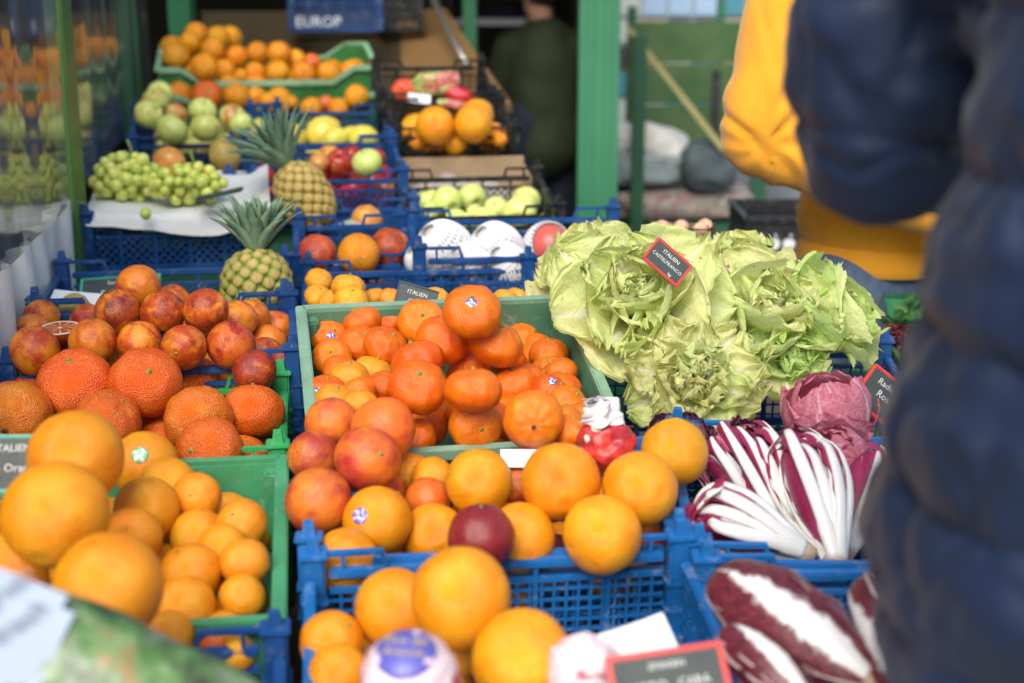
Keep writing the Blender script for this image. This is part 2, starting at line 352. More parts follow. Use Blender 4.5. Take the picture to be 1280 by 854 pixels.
def crate(c, yaw, tilt, W, L, h, m, style='diamond', label='', group=None, rimdrop=.0, loops=True, rim=None, sp=.017, dx=0, name='crate', flare=0.0, raised=.0, frontlow=0.0, peg=True):
    ex = Vector((math.cos(R_(yaw)), math.sin(R_(yaw)), 0)); ey = Vector((-math.sin(R_(yaw)) * math.cos(R_(tilt)), math.cos(R_(yaw)) * math.cos(R_(tilt)), math.sin(R_(tilt)))); ez = ex.cross(ey)
    M = frame(Vector(c), ex, ey, ez)
    root = empty(name, label, 'crate', group, m=M)
    rim = rim or m
    if style == 'solid':
        fl = flare
        # shell walls with thickness, slightly flared; ribs; fat lip
        for nm, ax in (('front_wall', -1), ('back_wall', 1)):
            b = MB(); y = ax * L / 2; lo = frontlow if ax < 0 else 0
            k = 11; prof = []
            for i in range(k):
                x = -1 + 2 * i / (k - 1); a = abs(x)
                t_ = min(1, max(0, (a - .62) / .14)); dz = raised * t_ - lo * (1 - t_) ; prof.append((x, dz))
            vs = []
            for (x, dz) in prof:
                for side in (0, 1):
                    yy = y - ax * .004 * side
                    vs += [(x * W / 2, yy, dz), (x * (W / 2 - fl), yy - ax * fl, -h)]
            fs = []
            for i in range(k - 1):
                a = i * 4; e = a + 4
                fs += [(a, a + 1, e + 1, e), (a + 2, e + 2, e + 3, a + 3), (a, e, e + 2, a + 2), (a + 1, a + 3, e + 3, e + 1)]
            b.add(vs, fs)
            for i in range(5):
                x = -.4 + .2 * i; b.bar((x * W * .96, y + ax * .002, -.014 - lo), (x * (W - 2 * fl), y + ax * .002 - ax * fl, -h + .004), .004, .006, (0, 1, 0))
            wl = b.build(nm, m, root)
            b2 = MB()
            for i in range(k - 1):
                (xa, za), (xb, zb) = prof[i], prof[i + 1]
                b2.bar((xa * W / 2, y + ax * .004, za - .001), (xb * W / 2, y + ax * .004, zb - .001), .012, .014, (0, 0, 1) if abs(za - zb) < 1e-6 else (0, 1, 0))
            b2.build('rim', rim, wl)
        for ax in (-1, 1):
            b = MB(); x = ax * W / 2
            vs = []
            for yy, in ((-1,), (1,)):
                for side in (0, 1):
                    xx = x - ax * .004 * side
                    vs += [(xx, yy * (L / 2 - .005), raised * .9), (xx - ax * fl, yy * (L / 2 - fl - .005), -h)]
            b.add(vs, [(0, 1, 5, 4), (2, 6, 7, 3), (0, 4, 6, 2), (1, 3, 7, 5)])
            for i in range(4):
                y = (-.36 + .24 * i) * L; b.bar((x + ax * .002, y, -.014), (x + ax * .002 - ax * fl, y, -h + .004), .004, .006, (1, 0, 0))
            wl = b.build('side_wall', m, root)
            b2 = MB(); b2.box((x + ax * .003, 0, raised + .0005), (.016, L + .02, .011), ch=.002); b2.build('rim', rim, wl)
        b = MB(); b.box((0, 0, -h), (W - 2 * fl, L - 2 * fl, .005)); b.build('base', m, root)
        for sx in (-1, 1):
            for sy in (-1, 1):
                b = MB(); b.box((sx * (W / 2 - .006 - fl * .5), sy * (L / 2 - .006 - fl * .5), -h / 2), (.02, .02, h * .9), ch=.003)
                if peg: b.box((sx * (W / 2 - .006), sy * (L / 2 - .006), raised + .014), (.018, .015, .02), ch=.004)
                b.build('corner_post', m, root)
        return root
    # lattice crate
    th = .0028
    for nm, ax in (('front_wall', -1), ('back_wall', 1)):
        y = ax * L / 2; b = MB()
        b.box((0, y, -.005), (W - .04, .013, .010), ch=.002)
        b.box((0, y, -.026), (W - .04, .006, .006)); b.box((0, y, -h + .007), (W - .04, .008, .014))
        for i in range(1, 5): b.box((-W / 2 + W * i / 5, y, -h / 2), (.0055, .0075, h - .014))
        wl = b.build(nm, m, root)
        b = MB(); lattice_bars(b, W - .036, h - .036, sp, .0032, th, 'x', y, style, -.026); b.build('lattice', m, wl)
        if loops:
            for s_ in (-1, 1):
                b = MB(); x0 = s_ * (W / 2 - .012); x1 = s_ * (W / 2 - .075); x2 = s_ * (W / 2 - .082)
                b.bar((x0, y, .019), (x1, y, .019), .005, .007, (0, 1, 0)); b.bar((x1, y, .021), (x2, y, -.002), .005, .0065, (0, 1, 0))
                b.bar((s_ * (W / 2 - .035), y, .017), (s_ * (W / 2 - .035), y, -.002), .004, .006, (0, 1, 0))
                b.build('handle', m, root)
    for ax in (-1, 1):
        x = ax * W / 2; b = MB()
        b.box((x, 0, -.0045), (.012, L - .04, .009), ch=.002); b.box((x, 0, -.026), (.006, L - .04, .006)); b.box((x, 0, -h + .007), (.008, L - .04, .014))
        for i in range(1, 4): b.box((x, -L / 2 + L * i / 4, -h / 2), (.0075, .0055, h - .014))
        wl = b.build('side_wall', m, root)
        b = MB(); lattice_bars(b, L - .036, h - .036, sp, .0032, th, 'y', x, 'grid' if style == 'diamond' else style, -.026); b.build('lattice', m, wl)
    for sx in (-1, 1):
        for sy in (-1, 1):
            b = MB(); x, y = sx * (W / 2 - .004), sy * (L / 2 - .004)
            b.box((x, y, -h / 2 + .011), (.024, .022, h + .022), ch=.003)
            b.box((x, y, .0225), (.030, .027, .005), ch=.0015)
            b.box((x, y, -.034), (.029, .026, .004), ch=.001); b.box((x, y, -.068), (.029, .026, .004), ch=.001)
            # peg on top
            q = .006; vs = [(x - .0075, y - .006, .024), (x + .0075, y - .006, .024), (x + .0075, y + .006, .024), (x - .0075, y + .006, .024), (x - .005, y - .004, .041), (x + .005, y - .004, .041), (x + .005, y + .004, .041), (x - .005, y + .004, .041)]
            b.add(vs, [(3, 2, 1, 0), (4, 5, 6, 7), (0, 1, 5, 4), (1, 2, 6, 5), (2, 3, 7, 6), (3, 0, 4, 7)])
            b.build('corner_post', rim, root)
    b = MB()
    for i in range(8): b.box((0, -L / 2 + L * (i + .5) / 8, -h + .003), (W - .02, .006, .005))
    for i in range(10): b.box((-W / 2 + W * (i + .5) / 10, 0, -h + .0028), (.006, L - .02, .004))
    b.build('base', m, root)
    return root
# ------------------------------------------------------------------ setting
def noisy(name, c, c2, scale, rough=.7, bump=.2, bs=None, bd=.01):
    m = mat(name, c, rough); t = NT(m); v = t.n('NewGeometry').outputs['Position']
    t.l(t.ramp(t.noise(scale, 5, .65, vec=v), [(.3, c), (.7, c2)]), t.p.inputs['Base Color'])
    t.l(t.bump(t.noise(bs or scale * 6, 4, .6, vec=v), bump, bd), t.p.inputs['Normal']); return m
PAVE = noisy('paving', (.16, .155, .15), (.24, .235, .22), 2.5)
b = MB(); b.add([(-60, -20, 0), (60, -20, 0), (60, 90, 0), (-60, 90, 0)], [(0, 1, 2, 3)]); b.build('ground', PAVE, kind='structure')
GPAINT = noisy('green_paint', (.018, .12, .055), (.035, .17, .085), 3, .38, .08)
GPAINT2 = noisy('pale_green_paint', (.028, .17, .08), (.05, .23, .115), 2, .42, .06)
DGREEN = noisy('dark_green_paint', (.012, .07, .035), (.02, .11, .05), 4, .45, .08)
BOARD = noisy('brown_board', (.045, .036, .018), (.075, .056, .028), 1.2, .6, .1)
TANB = noisy('tan_board', (.15, .085, .03), (.20, .115, .04), 1.4, .6, .1)
DARKW = noisy('dark_interior_wall', (.05, .045, .035), (.09, .08, .055), .8, .8, .1)
WOOD = noisy('old_wood', (.13, .085, .05), (.2, .14, .08), 8, .65, .25)

def stem_pt(x, y, z): return Vector((x, y, z))
# ------------------------------------------------------------------ crates of the stall
C = {}
def ctr(corner, u, v, d, yaw, tilt, W, L):
    p = at(u, v, d); ex = Vector((math.cos(R_(yaw)), math.sin(R_(yaw)), 0)); ey = Vector((-math.sin(R_(yaw)) * math.cos(R_(tilt)), math.cos(R_(yaw)) * math.cos(R_(tilt)), math.sin(R_(tilt))))
    sx = 1 if corner[1] == 'L' else -1; sy = 1 if corner[0] == 'F' else -1
    return p + ex * (sx * W / 2) + ey * (sy * L / 2)
def add_crate(key, c, yaw, tilt, W, L, h, m, **kw):
    C[key] = dict(c=Vector(c), yaw=yaw, tilt=tilt, W=W, L=L, h=h, o=crate(c, yaw, tilt, W, L, h, m, **kw))
GR = 'plastic crates of the fruit stall'
add_crate('M0', (.005, 1.26, .86), 7.4, 8, .40, .30, .13, BLUE2, style='grid', sp=.0135, label='front middle blue crate with square mesh, pale oranges and a red framed sign', group=GR)
add_crate('M1', (-.028, 1.555, .881), 5, 0, .41, .25, .12, BLUE2, style='grid', label='blue crate heaped with loose oranges and blood oranges in front of the mandarins', group=GR, loops=False)
add_crate('M2', (-.081, 1.863, .958), 10.4, 15.8, .386, .367, .12, GREEN2, style='solid', rim=GRIM, label='grey green solid crate full of glossy mandarins in the middle of the stall', group=GR, flare=.012, peg=False)
add_crate('M3', (-.142, 2.30, .948), 7.2, 4.7, .40, .39, .12, BLUE, style='diamond', label='blue lattice crate with small clementines behind the grey green mandarin crate', group=GR)
add_crate('M4', ctr('BL', 371, 283, 2.86, 7.5, 5, .213, .28), 7.5, 5, .213, .28, .11, BLUE, style='diamond', label='small blue crate holding three blood oranges left of the foam wrapped fruit', group=GR)
add_crate('N4', ctr('BL', 382, 262, 3.10, 7.5, 3, .24, .20), 7.5, 3, .24, .20, .11, BLUE, style='diamond', label='blue crate with grey paper and peach coloured fruit behind the three blood oranges', group=GR)
add_crate('M5', (.018, 2.66, .993), 6.2, 3.4, .409, .29, .11, BLUE, style='diamond', label='wide blue crate of fruit in white foam nets', group=GR)
add_crate('M6', (-.08, 3.141, .994), 8.3, 7.5, .33, .30, .10, BLACKP, style='diamond', label='black crate of round green apples behind the foam wrapped fruit', group=GR)
add_crate('M8', (-.157, 3.66, 1.106), 8.3, 10, .30, .27, .10, BLACKP, style='grid', label='black crate of large oranges above the brown cardboard box', group=GR)
add_crate('M9', (-.217, 3.98, 1.172), 9, 15, .31, .27, .10, BLACKP, style='grid', label='rearmost black crate with red packages on the sloping stall', group=GR)
add_crate('L1', (-.46, 1.455, .881), 8.1, 6.5, .40, .358, .12, GREEN, style='solid', rim=GREEN, label='front left green crate heaped with large smooth oranges', group=GR, flare=.008, peg=False)
add_crate('L2', (-.511, 1.815, .894), 8.1, 3.9, .402, .274, .11, LGREEN, style='diamond', rim=LGREEN, label='bright green crate of large pebbly mandarins on the left', group=GR)
add_crate('L3', (-.535, 2.086, .947), 9.5, 3.9, .403, .28, .12, BLUE, style='grid', label='left blue crate filled with mottled blood oranges', group=GR)
add_crate('A', (-.587, 2.375, .959), 8.7, .5, .40, .29, .12, BLUE, style='diamond', label='blue crate behind the blood oranges with the upright pineapple in its corner', group=GR, sp=.02)
add_crate('L4', (-.705, 2.949, 1.012), 10.1, 6.5, .336, .30, .10, BLUE, style='diamond', label='blue crate under the white paper with green grapes', group=GR, loops=False)
add_crate('L5', (-.789, 3.716, 1.08), 12, 9.3, .38, .30, .10, BLUE, style='diamond', label='blue crate of green and red apples behind the grapes', group=GR)
add_crate('L6', (-.713, 4.188, 1.125), 10.2, 7.1, .6, .34, .10, GREEN3, style='solid', rim=PALEG, raised=.03, label='lower of two wide green crates of oranges at the back left', group=GR, peg=False)
add_crate('L7', (-.717, 4.228, 1.19), 10.8, 7.5, .6, .34, .055, GREEN3, style='solid', rim=PALEG, raised=.04, label='upper of two wide green crates of oranges at the back left', group=GR, peg=False)
add_crate('Q', (-.507, 3.73, 1.079), 7.9, 9.1, .36, .30, .10, BLUE, style='diamond', label='blue crate holding large yellow fruit beneath the wide green crates', group=GR, rimdrop=0)
add_crate('RA', (-.456, 3.286, 1.048), 9.4, 8.2, .39, .29, .10, BLUE, style='diamond', label='blue crate of red and yellow green apples right of the leaning pineapple', group=GR)
add_crate('R1', ctr('FL', 868, 700, 1.54, -2, 6, .42, .32), -2, 6, .42, .32, .12, BLUE2, style='diamond', label='blue crate under the white and purple ribbed radicchio', group=GR)
add_crate('R0', ctr('BL', 876, 716, 1.515, 2, 8, .42, .32), 2, 8, .42, .32, .12, BLUE2, style='grid', label='front right blue crate with long dark red radicchio heads', group=GR)
add_crate('R2', ((at(775, 548, 1.90) + at(1092, 468, 2.27)) / 2), 0, 9, .46, .37, .13, BLUE, style='grid', label='blue crate almost hidden under the pale green lettuce heads', group=GR)
add_crate('L0', ctr('BR', 350, 806, 1.385, 8.1, 7, .40, .28), 8.1, 7, .40, .28, .12, BLUE, style='grid', sp=.026, label='front left blue crate corner beside the printed bag', group=GR)
add_crate('G9', at(1235, 425, 2.45), -14, 10, .44, .32, .12, GREEN, style='solid', rim=GPAINT, label='green crate of dark leafy salad behind the navy jacket', group=GR, peg=False)
add_crate('K9', at(1010, 262, 4.1), 0, 0, .40, .30, .15, BLACKP, style='solid', rim=BLACKP, label='black crate with white fruit marks behind the yellow sweater', group=GR, peg=False)
# stacked empties seen beside the left column
for k, (key, c_) in enumerate((('L3', 'lower blue crate stacked beneath the mottled blood oranges'), ('M1', 'lower blue crate stacked beneath the loose oranges'), ('M0', 'lower blue crate stacked beneath the front middle crate'))):
    q = C[key]; up = Vector((0, 0, 1)); crate(q['c'] - up * (q['h'] + .004), q['yaw'], q['tilt'], q['W'], q['L'], q['h'] - .006, BLUE if k == 0 else BLUE2, style='grid', label=c_, group=GR, loops=False, peg=False)
    q['under'] = q['h']
# the stall's table: a tier under every crate
tb = empty('market_table', 'dark green stepped market table carrying every crate', 'table', loc=(0, 2.4, 0))
for key, q in C.items():
    if key in ('K9', 'L7'): continue
    o = q['o']; zb = q['c'].z - q['h'] - q.get('under', 0) - .01 - math.sin(R_(q['tilt'])) * q['L'] / 2
    b = MB(); b.box((0, 0, (zb + .55) / 2), (q['W'] - .03, q['L'] - .03, zb - .55), m=Matrix.Rotation(R_(q['yaw']), 3, 'Z'), ch=.003)
    b.build('tier', DGREEN, tb, loc=(q['c'].x, q['c'].y - 2.4, 0))
b = MB(); b.box((-.1, .15, .53), (1.9, 3.9, .03)); b.build('table_top', WOOD, tb)
for x in (-1.0, .8):
    for y in (-1.75, 0, 2.0): b = MB(); b.box((x, y, .257), (.06, .06, .514)); b.build('leg', WOOD, tb)
# ------------------------------------------------------------------ fruit heaps (rows as seen, left to right, top row first)
# entry: (u, v, diameter, options)
def Z(x0, y0, k, rows): return [[(x0 + e[0] / k, y0 + e[1] / k, e[2] / k, dict(e[3]) if len(e) > 3 else {}) for e in r] for r in rows]
P = []
def pile(key, kind, D, d0, d1, crate_name, group, rows): P.append(dict(key=key, kind=kind, D=D, d0=d0, d1=d1, cn=crate_name, g=group, rows=rows))
pile('L3', 'blood', .063, 2.0, 2.25, 'left blue crate', 'blood oranges in the left blue crate', Z(0, 320, 3.05, [
    [(527, 118, 164, dict(scar=(.03, -.05)))],
    [(447, 215, 170, dict(s=(.05, -.8))), (620, 215, 165, {}), (660, 178, 134, {}), (785, 210, 168, dict(scar=(-.05, -.35)))],
    [(160, 235, 110, dict(k='blood')), (125, 290, 118, {}), (335, 250, 125, dict(k='deep')), (905, 245, 148, {}), (960, 232, 132, {})],
    [(132, 362, 184, dict(scar=(-.25, -.1))), (235, 330, 105, dict(k='deep')), (353, 325, 175, dict(s=(-.12, .35))), (533, 332, 166, {}), (700, 348, 168, dict(s=(-.12, .27))), (880, 340, 182, dict(k='moro2')), (1022, 335, 140, {})],
    [(735, 265, 90, {}), (480, 300, 90, dict(k='deep')), (765, 310, 90, {}), (250, 375, 90, {}), (1010, 378, 130, {}), (1088, 405, 110, dict(k='deep'))],
    [(812, 440, 148, dict(k='small')), (970, 440, 162, dict(k='plum2'))]]))
pile('L2', 'big', .085, 1.86, 2.04, 'bright green crate', 'large mandarins in the bright green crate', Z(0, 320, 3.05, [
    [(430, 400, 120, dict(k='navel')), (740, 465, 175, {})],
    [(140, 455, 165, dict(k='small', s=(-.15, .05))), (287, 490, 275, {}), (556, 485, 262, dict(s=(.33, -.42)))],
    [(110, 540, 130, {}), (420, 540, 120, {}), (60, 608, 260, dict(scar=(0, .4))), (415, 628, 240, {}), (755, 622, 250, dict(scar=(.6, .35))), (895, 630, 160, dict(k='small')), (965, 592, 232, {})],
    [(210, 640, 130, {}), (570, 640, 160, {}), (640, 600, 120, {}), (610, 715, 150, {}), (800, 745, 250, dict(s=(-.5, -.1))), (985, 745, 168, {})]]))
pile('L1', 'navel', .087, 1.18, 1.66, 'front left green crate', 'large oranges heaped in the front left green crate', Z(0, 520, 2.846, [
    [(272, 150, 325, {}), (515, 172, 230, dict(st=(.1, -.35), stk='g'))],
    [(198, 350, 362, dict(scar=(-.1, .72))), (520, 335, 225, {}), (700, 290, 165, dict(k='small', D=.06, s=(-.05, -.2)))],
    [(600, 245, 190, dict(D=.075)), (790, 470, 170, dict(D=.065)), (465, 435, 215, dict(s=(.1, -.42))), (705, 430, 190, {}), (860, 385, 166, dict(k='small', D=.06, s=(-.2, -.5)))],
    [(25, 560, 280, {}), (385, 612, 376, {}), (680, 560, 210, dict(scar=(-.35, -.8))), (870, 520, 160, dict(k='small', D=.06))],
    [(-40, 400, 180, {}), (655, 680, 215, {}), (860, 645, 150, dict(k='small', D=.06, s=(-.85, -.2)))],
    [(600, 780, 170, dict(D=.07)), (795, 765, 130, dict(k='small', D=.055, s=(0, -.1)))],
    [(760, 830, 100, dict(k='moro', D=.05)), (850, 845, 120, dict(D=.055))]]))
pile('M0', 'navel', .087, 1.18, 1.42, 'front middle blue crate', 'pale oranges in the front middle blue crate', Z(340, 500, 2.286, [
    [(538, 567, 282, {}), (355, 600, 230, {})],
    [(170, 692, 176, dict(k='navel', s=(.6, -.65), D=.07)), (500, 740, 160, dict(D=.07)), (715, 742, 278, {})],
    [(190, 785, 170, dict(D=.07)), (470, 850, 180, dict(D=.07)), (330, 880, 180, dict(D=.07))]]))
pile('M1', 'navel', .078, 1.52, 1.76, 'blue crate behind the front one', 'loose oranges in the second blue crate', Z(350, 490, 2.327, [
    [(150, 92, 150, dict(k='moro', s=(-.8, .3))), (300, 108, 182, dict(k='moro')), (1147, 175, 190, {})],
    [(97, 190, 146, dict(k='moro', s=(-.5, -.3))), (255, 195, 186, dict(k='moro')), (372, 232, 120, dict(k='small')), (578, 264, 190, dict(s=(-.85, -.3))), (817, 262, 222, dict(scar=(.08, .48))), (1047, 283, 214, dict(scar=(.5, 0)))],
    [(300, 290, 110, dict(k='moro')), (445, 255, 104, dict(k='small')), (690, 275, 96, dict(k='moro')), (430, 315, 130, dict(k='moro'))],
    [(112, 317, 192, dict(k='moro')), (283, 375, 194, dict(st=(-.42, -.25), stk='v')), (447, 418, 184, {}), (700, 425, 200, {}), (586, 425, 192, dict(k='plum', s=(0, -.95), near=.10)), (937, 417, 224, {})],
    [(130, 435, 120, {}), (320, 505, 130, {}), (800, 480, 80, dict(k='plum')), (1065, 440, 90, dict(k='moro'))],
    [(190, 495, 192, {}), (800, 520, 130, {}), (560, 520, 120, {}), (1000, 500, 110, {})]]))
pile('M2', 'mandarin', .070, 1.76, 2.06, 'grey green crate', 'mandarins in the grey green crate', Z(380, 350, 3.368, [
    [(707, 134, 234, dict(s=(0, -.62), st=(0, -.25)))],
    [(245, 172, 150, {}), (358, 172, 146, {}), (495, 180, 196, dict(s=(.1, -.4))), (585, 250, 216, {}), (808, 272, 220, {}), (905, 255, 160, {})],
    [(108, 243, 146, dict(s=(.4, -.5), st=(.2, 0))), (237, 268, 156, dict(s=(.4, -.6))), (343, 280, 184, {}), (970, 305, 128, {}), (1030, 310, 150, {})],
    [(118, 328, 150, dict(s=(0, -.4))), (480, 345, 220, {}), (695, 385, 200, {}), (1035, 385, 94, {}), (1072, 400, 80, {})],
    [(160, 392, 120, {}), (190, 410, 140, dict(k='clem')), (290, 390, 160, dict(k='clem')), (325, 452, 122, {}), (480, 450, 234, dict(s=(.1, -.62))), (712, 466, 230, {}), (887, 447, 188, {}), (970, 430, 150, {})],
    [(95, 470, 90, dict(st=(-.3, 0))), (130, 510, 110, dict(k='clem')), (225, 485, 128, {}), (600, 545, 140, {}), (820, 590, 130, {}), (1040, 478, 140, dict(st=(0, -.7))), (1085, 455, 90, {}), (1112, 520, 96, {})],
    [(235, 530, 110, dict(k='clem')), (510, 612, 180, dict(s=(0, 0))), (722, 615, 214, dict(s=(.3, .1))), (965, 590, 240, dict(scar=(0, .2))), (1120, 605, 116, {}), (1150, 585, 100, dict(st=(-.4, -.2)))],
    [(400, 600, 120, {}), (860, 560, 110, {}), (1120, 640, 100, {}), (330, 600, 120, {})]]))
pile('M3', 'clem', .052, 2.15, 2.4, 'blue lattice crate', 'small clementines behind the grey green crate', Z(350, 240, 2.944, [
    [(143, 325, 94, {}), (252, 352, 120, {})],
    [(140, 385, 84, {}), (185, 402, 90, {}), (262, 400, 120, {}), (345, 395, 84, {}), (410, 400, 60, {})],
    [(580, 392, 90, {}), (830, 398, 76, {}), (875, 395, 66, {})]]))
pile('M4', 'blood', .074, 2.6, 2.72, 'small blue crate', 'blood oranges in the small blue crate', Z(350, 240, 2.944, [
    [(136, 228, 142, dict(k='moro')), (290, 230, 150, dict(k='navel', s=(.2, .45))), (405, 208, 148, dict(k='blood'))]]))
pile('N4', 'mango', .066, 2.9, 3.05, 'blue crate with paper', 'peach coloured fruit in the crate with paper', Z(350, 240, 2.944, [
    [(130, 118, 104, {}), (320, 108, 112, {})]]))
pile('M6', 'apple_green', .076, 3.0, 3.25, 'black apple crate', 'green apples in the black crate', Z(460, 70, 3.883, [
    [(500, 690, 146, dict(scar=(.5, .5)))],
    [(380, 708, 158, dict(scar=(.5, .55))), (620, 742, 120, {}), (755, 732, 140, {})],
    [(283, 758, 130, {}), (520, 765, 90, {}), (735, 765, 160, dict(scar=(-.1, .5)))],
    [(425, 802, 120, {}), (565, 805, 146, {}), (860, 802, 80, {})]]))
pile('M8', 'navel', .088, 3.42, 3.6, 'black orange crate', 'large oranges in the black crate', Z(460, 70, 3.883, [
    [(530, 290, 160, {}), (325, 340, 184, {}), (512, 330, 182, {})],
    [(240, 408, 110, {}), (420, 420, 120, {}), (605, 388, 130, {}), (640, 405, 70, {})]]))
pile('L7', 'navel', .072, 3.95, 4.25, 'upper wide green crate', 'oranges in the upper wide green crate', Z(190, 20, 4.414, [
    [(245, 100, 125, {}), (365, 120, 124, {}), (435, 120, 124, {})],
    [(110, 170, 120, {}), (213, 150, 126, {}), (337, 187, 130, {}), (583, 206, 124, {}), (700, 206, 130, {})],
    [(135, 225, 150, {}), (470, 225, 122, {}), (792, 240, 110, {}), (880, 260, 104, dict(k='moro'))],
    [(290, 282, 152, {}), (400, 300, 120, {}), (490, 330, 80, {}), (570, 312, 112, {}), (692, 312, 130, {}), (835, 320, 130, {}), (975, 315, 130, {}), (1098, 308, 124, {})]]))
pile('L6', 'navel', .074, 3.9, 4.0, 'lower wide green crate', 'oranges in the lower wide green crate', Z(190, 20, 4.414, [
    [(152, 435, 140, {}), (303, 442, 164, dict(s=(.1, 0), k='mandarin')), (425, 390, 134, {}), (470, 445, 140, {}), (570, 450, 120, {}), (700, 460, 134, {}), (1130, 447, 134, {})],
    [(640, 470, 90, {}), (700, 500, 110, {}), (770, 480, 80, {}), (880, 510, 120, {}), (960, 490, 100, dict(k='moro')), (1030, 510, 110, {}), (540, 500, 80, {})]]))
pile('L5', 'apple_gr', .075, 3.5, 3.75, 'blue apple crate', 'green and red apples behind the grapes', Z(190, 20, 4.414, [
    [(45, 430, 140, dict(k='apple_green')), (20, 470, 150, {})],
    [(-20, 545, 160, {}), (135, 545, 130, {}), (278, 525, 152, dict(k='apple_green')), (445, 560, 150, {})],
    [(112, 630, 176, dict(k='apple_green')), (296, 618, 165, {}), (490, 597, 130, dict(k='apple_green'))]]))
pile('Q', 'quince', .095, 3.55, 3.75, 'blue crate of yellow fruit', 'large yellow fruit in a blue crate', Z(190, 20, 4.414, [
    [(775, 672, 150, {}), (945, 655, 190, {}), (1170, 682, 150, {})], [(1010, 680, 130, {})]]))
pile('RA', 'apple_red', .072, 3.15, 3.35, 'blue red apple crate', 'apples in the blue crate beside the leaning pineapple', Z(360, 130, 6.07, [
    [(320, 400, 170, dict(k='mango')), (480, 390, 150, {}), (660, 410, 160, {})],
    [(235, 445, 150, dict(k='mango')), (390, 445, 210, {}), (600, 450, 230, dict(k='apple_green'))]]))
pile('L4', 'apple_red', .07, 3.15, 3.25, 'grape crate', 'fruit behind the white paper', [[(211, 203, 38, dict(k='mango')), (281, 196, 38, dict(k='pear'))]])
SUB = {'moro2': 'deep', 'plum2': 'deep'}
items = []
for pl in P:
    vs = [e[1] for r in pl['rows'] for e in r]; v0, v1 = min(vs), max(vs)
    for ri, row in enumerate(pl['rows']):
        row.sort(key=lambda e: e[0])
        for ci, (u, v, dm, op) in enumerate(row):
            kind = SUB.get(op.get('k'), op.get('k', pl['kind'])); D = op.get('D', pl['D'])
            dm = max(dm * 1.045, {'M2': 50, 'L3': 46, 'M1': 58, 'L2': 62, 'M3': 34}.get(pl['key'], 0))
            if pl['key'] == 'L1' and kind == 'small': dm *= 1.06
            dl = pl['d1'] + (pl['d0'] - pl['d1']) * ((v - v0) / max(1, v1 - v0))
            ds = PX * D / dm
            d = .55 * dl + .45 * min(pl['d1'] + .04, max(pl['d0'] - .04, ds)) - op.get('near', 0)
            items.append(dict(pl=pl, kind=kind, u=u, v=v, dm=dm, d=d, op=op, row=ri, col=ci, n=len(row), lo=pl['d0'] - .12, hi=pl['d1'] + .05))
# let touching fruit settle against each other
N_ = len(items)
U_ = np.array([i['u'] for i in items]); V_ = np.array([i['v'] for i in items]); DM = np.array([i['dm'] for i in items]); DD = np.array([i['d'] for i in items])
LO = np.array([i['lo'] for i in items]); HI = np.array([i['hi'] for i in items])
ray = np.array([np.array(VR) * (u - 640) / PX + np.array(VF) - np.array(VU) * (v - 427) / PX for u, v in zip(U_, V_)])
base = np.array([0, 0, CH])
for it in range(160):
    pos = base + ray * DD[:, None]; rad = DM * DD / PX / 2
    df = pos[:, None] - pos[None]; dist = np.sqrt((df ** 2).sum(2)) + 1e-9
    ov = (rad[:, None] + rad[None]) * .95 - dist; np.fill_diagonal(ov, -1)
    ov = np.maximum(ov, 0); sgn = np.sign(DD[:, None] - DD[None] + 1e-6 * np.subtract.outer(np.arange(N_), np.arange(N_)))
    DD = np.clip(DD + (ov * sgn).sum(1) * .25, LO, HI)
placed = []
for k, i in enumerate(items):
    p = Vector(base + ray[k] * DD[k]); r = DM[k] * DD[k] / PX / 2 * .99
    if i['kind'] in ('mandarin', 'clem', 'big'): r *= 1.03
    placed.append((p, r))
    op = i['op']; pl = i['pl']; T_ = len(pl['rows'])
    ext = ' with sticker' if 'st' in op else ''
    fromleft = 'only one' if i['n'] == 1 else (f"{ORD[i['col'] + 1]} from left")
    rw = 'top row' if i['row'] == 0 else ('front row' if i['row'] == T_ - 1 else f"{ORD[i['row'] + 1]} row down")
    lab = f"{DESC[i['kind']]}{ext}, {fromleft}, {rw}, {pl['cn']}"
    put_fruit(i['kind'], p, r, lab, pl['g'], s=op.get('s'), st=op.get('st'), scar=op.get('scar'), stk=op.get('stk', 'b'))
# fruit lying underneath, down in the crates
PA = np.array([p for p, r in placed]); RA_ = np.array([r for p, r in placed])
FILL = []
def fill(key, kind, r, top, layers, desc, ymin=-1, ymax=1, xmin=-1, xmax=1, margin=0):
    global PA, RA_
    q = C[key]; Mx = q['o'].matrix_world if False else None
    ex = Vector((math.cos(R_(q['yaw'])), math.sin(R_(q['yaw'])), 0)); ey = Vector((-math.sin(R_(q['yaw'])) * math.cos(R_(q['tilt'])), math.cos(R_(q['yaw'])) * math.cos(R_(q['tilt'])), math.sin(R_(q['tilt'])))); ez = ex.cross(ey)
    cnt = 0
    for L in range(layers):
        z = top - r - L * r * 1.5
        if z - r < -q['h'] - .01: break
        nx = int((q['W'] - .02 - margin) / (2.02 * r)); ny = int((q['L'] - .02) / (1.85 * r))
        for a in range(nx):
            for b_ in range(ny):
                x = (-(nx - 1) / 2 + a) * 2.02 * r + ((b_ + L) % 2) * r * .5 + random.gauss(0, r * .05); y = (-(ny - 1) / 2 + b_) * 1.85 * r + random.gauss(0, r * .05)
                if abs(x) > q['W'] / 2 - r * .85: continue
                if not (ymin <= y / q['L'] * 2 <= ymax and xmin <= x / q['W'] * 2 <= xmax): continue
                p = q['c'] + ex * x + ey * y + ez * (z + random.uniform(-.1, .1) * r)
                dd = np.sqrt(((PA - np.array(p)) ** 2).sum(1)) - (RA_ + r) * .84
                if dd.min() < 0: continue
                PA = np.vstack([PA, np.array(p)]); RA_ = np.append(RA_, r)
                FILL.append((kind, p, r * random.uniform(.95, 1.02), desc))
    return cnt
fill('L3', 'blood', .031, .012, 3, 'blood orange partly hidden under the left blue crate heap')
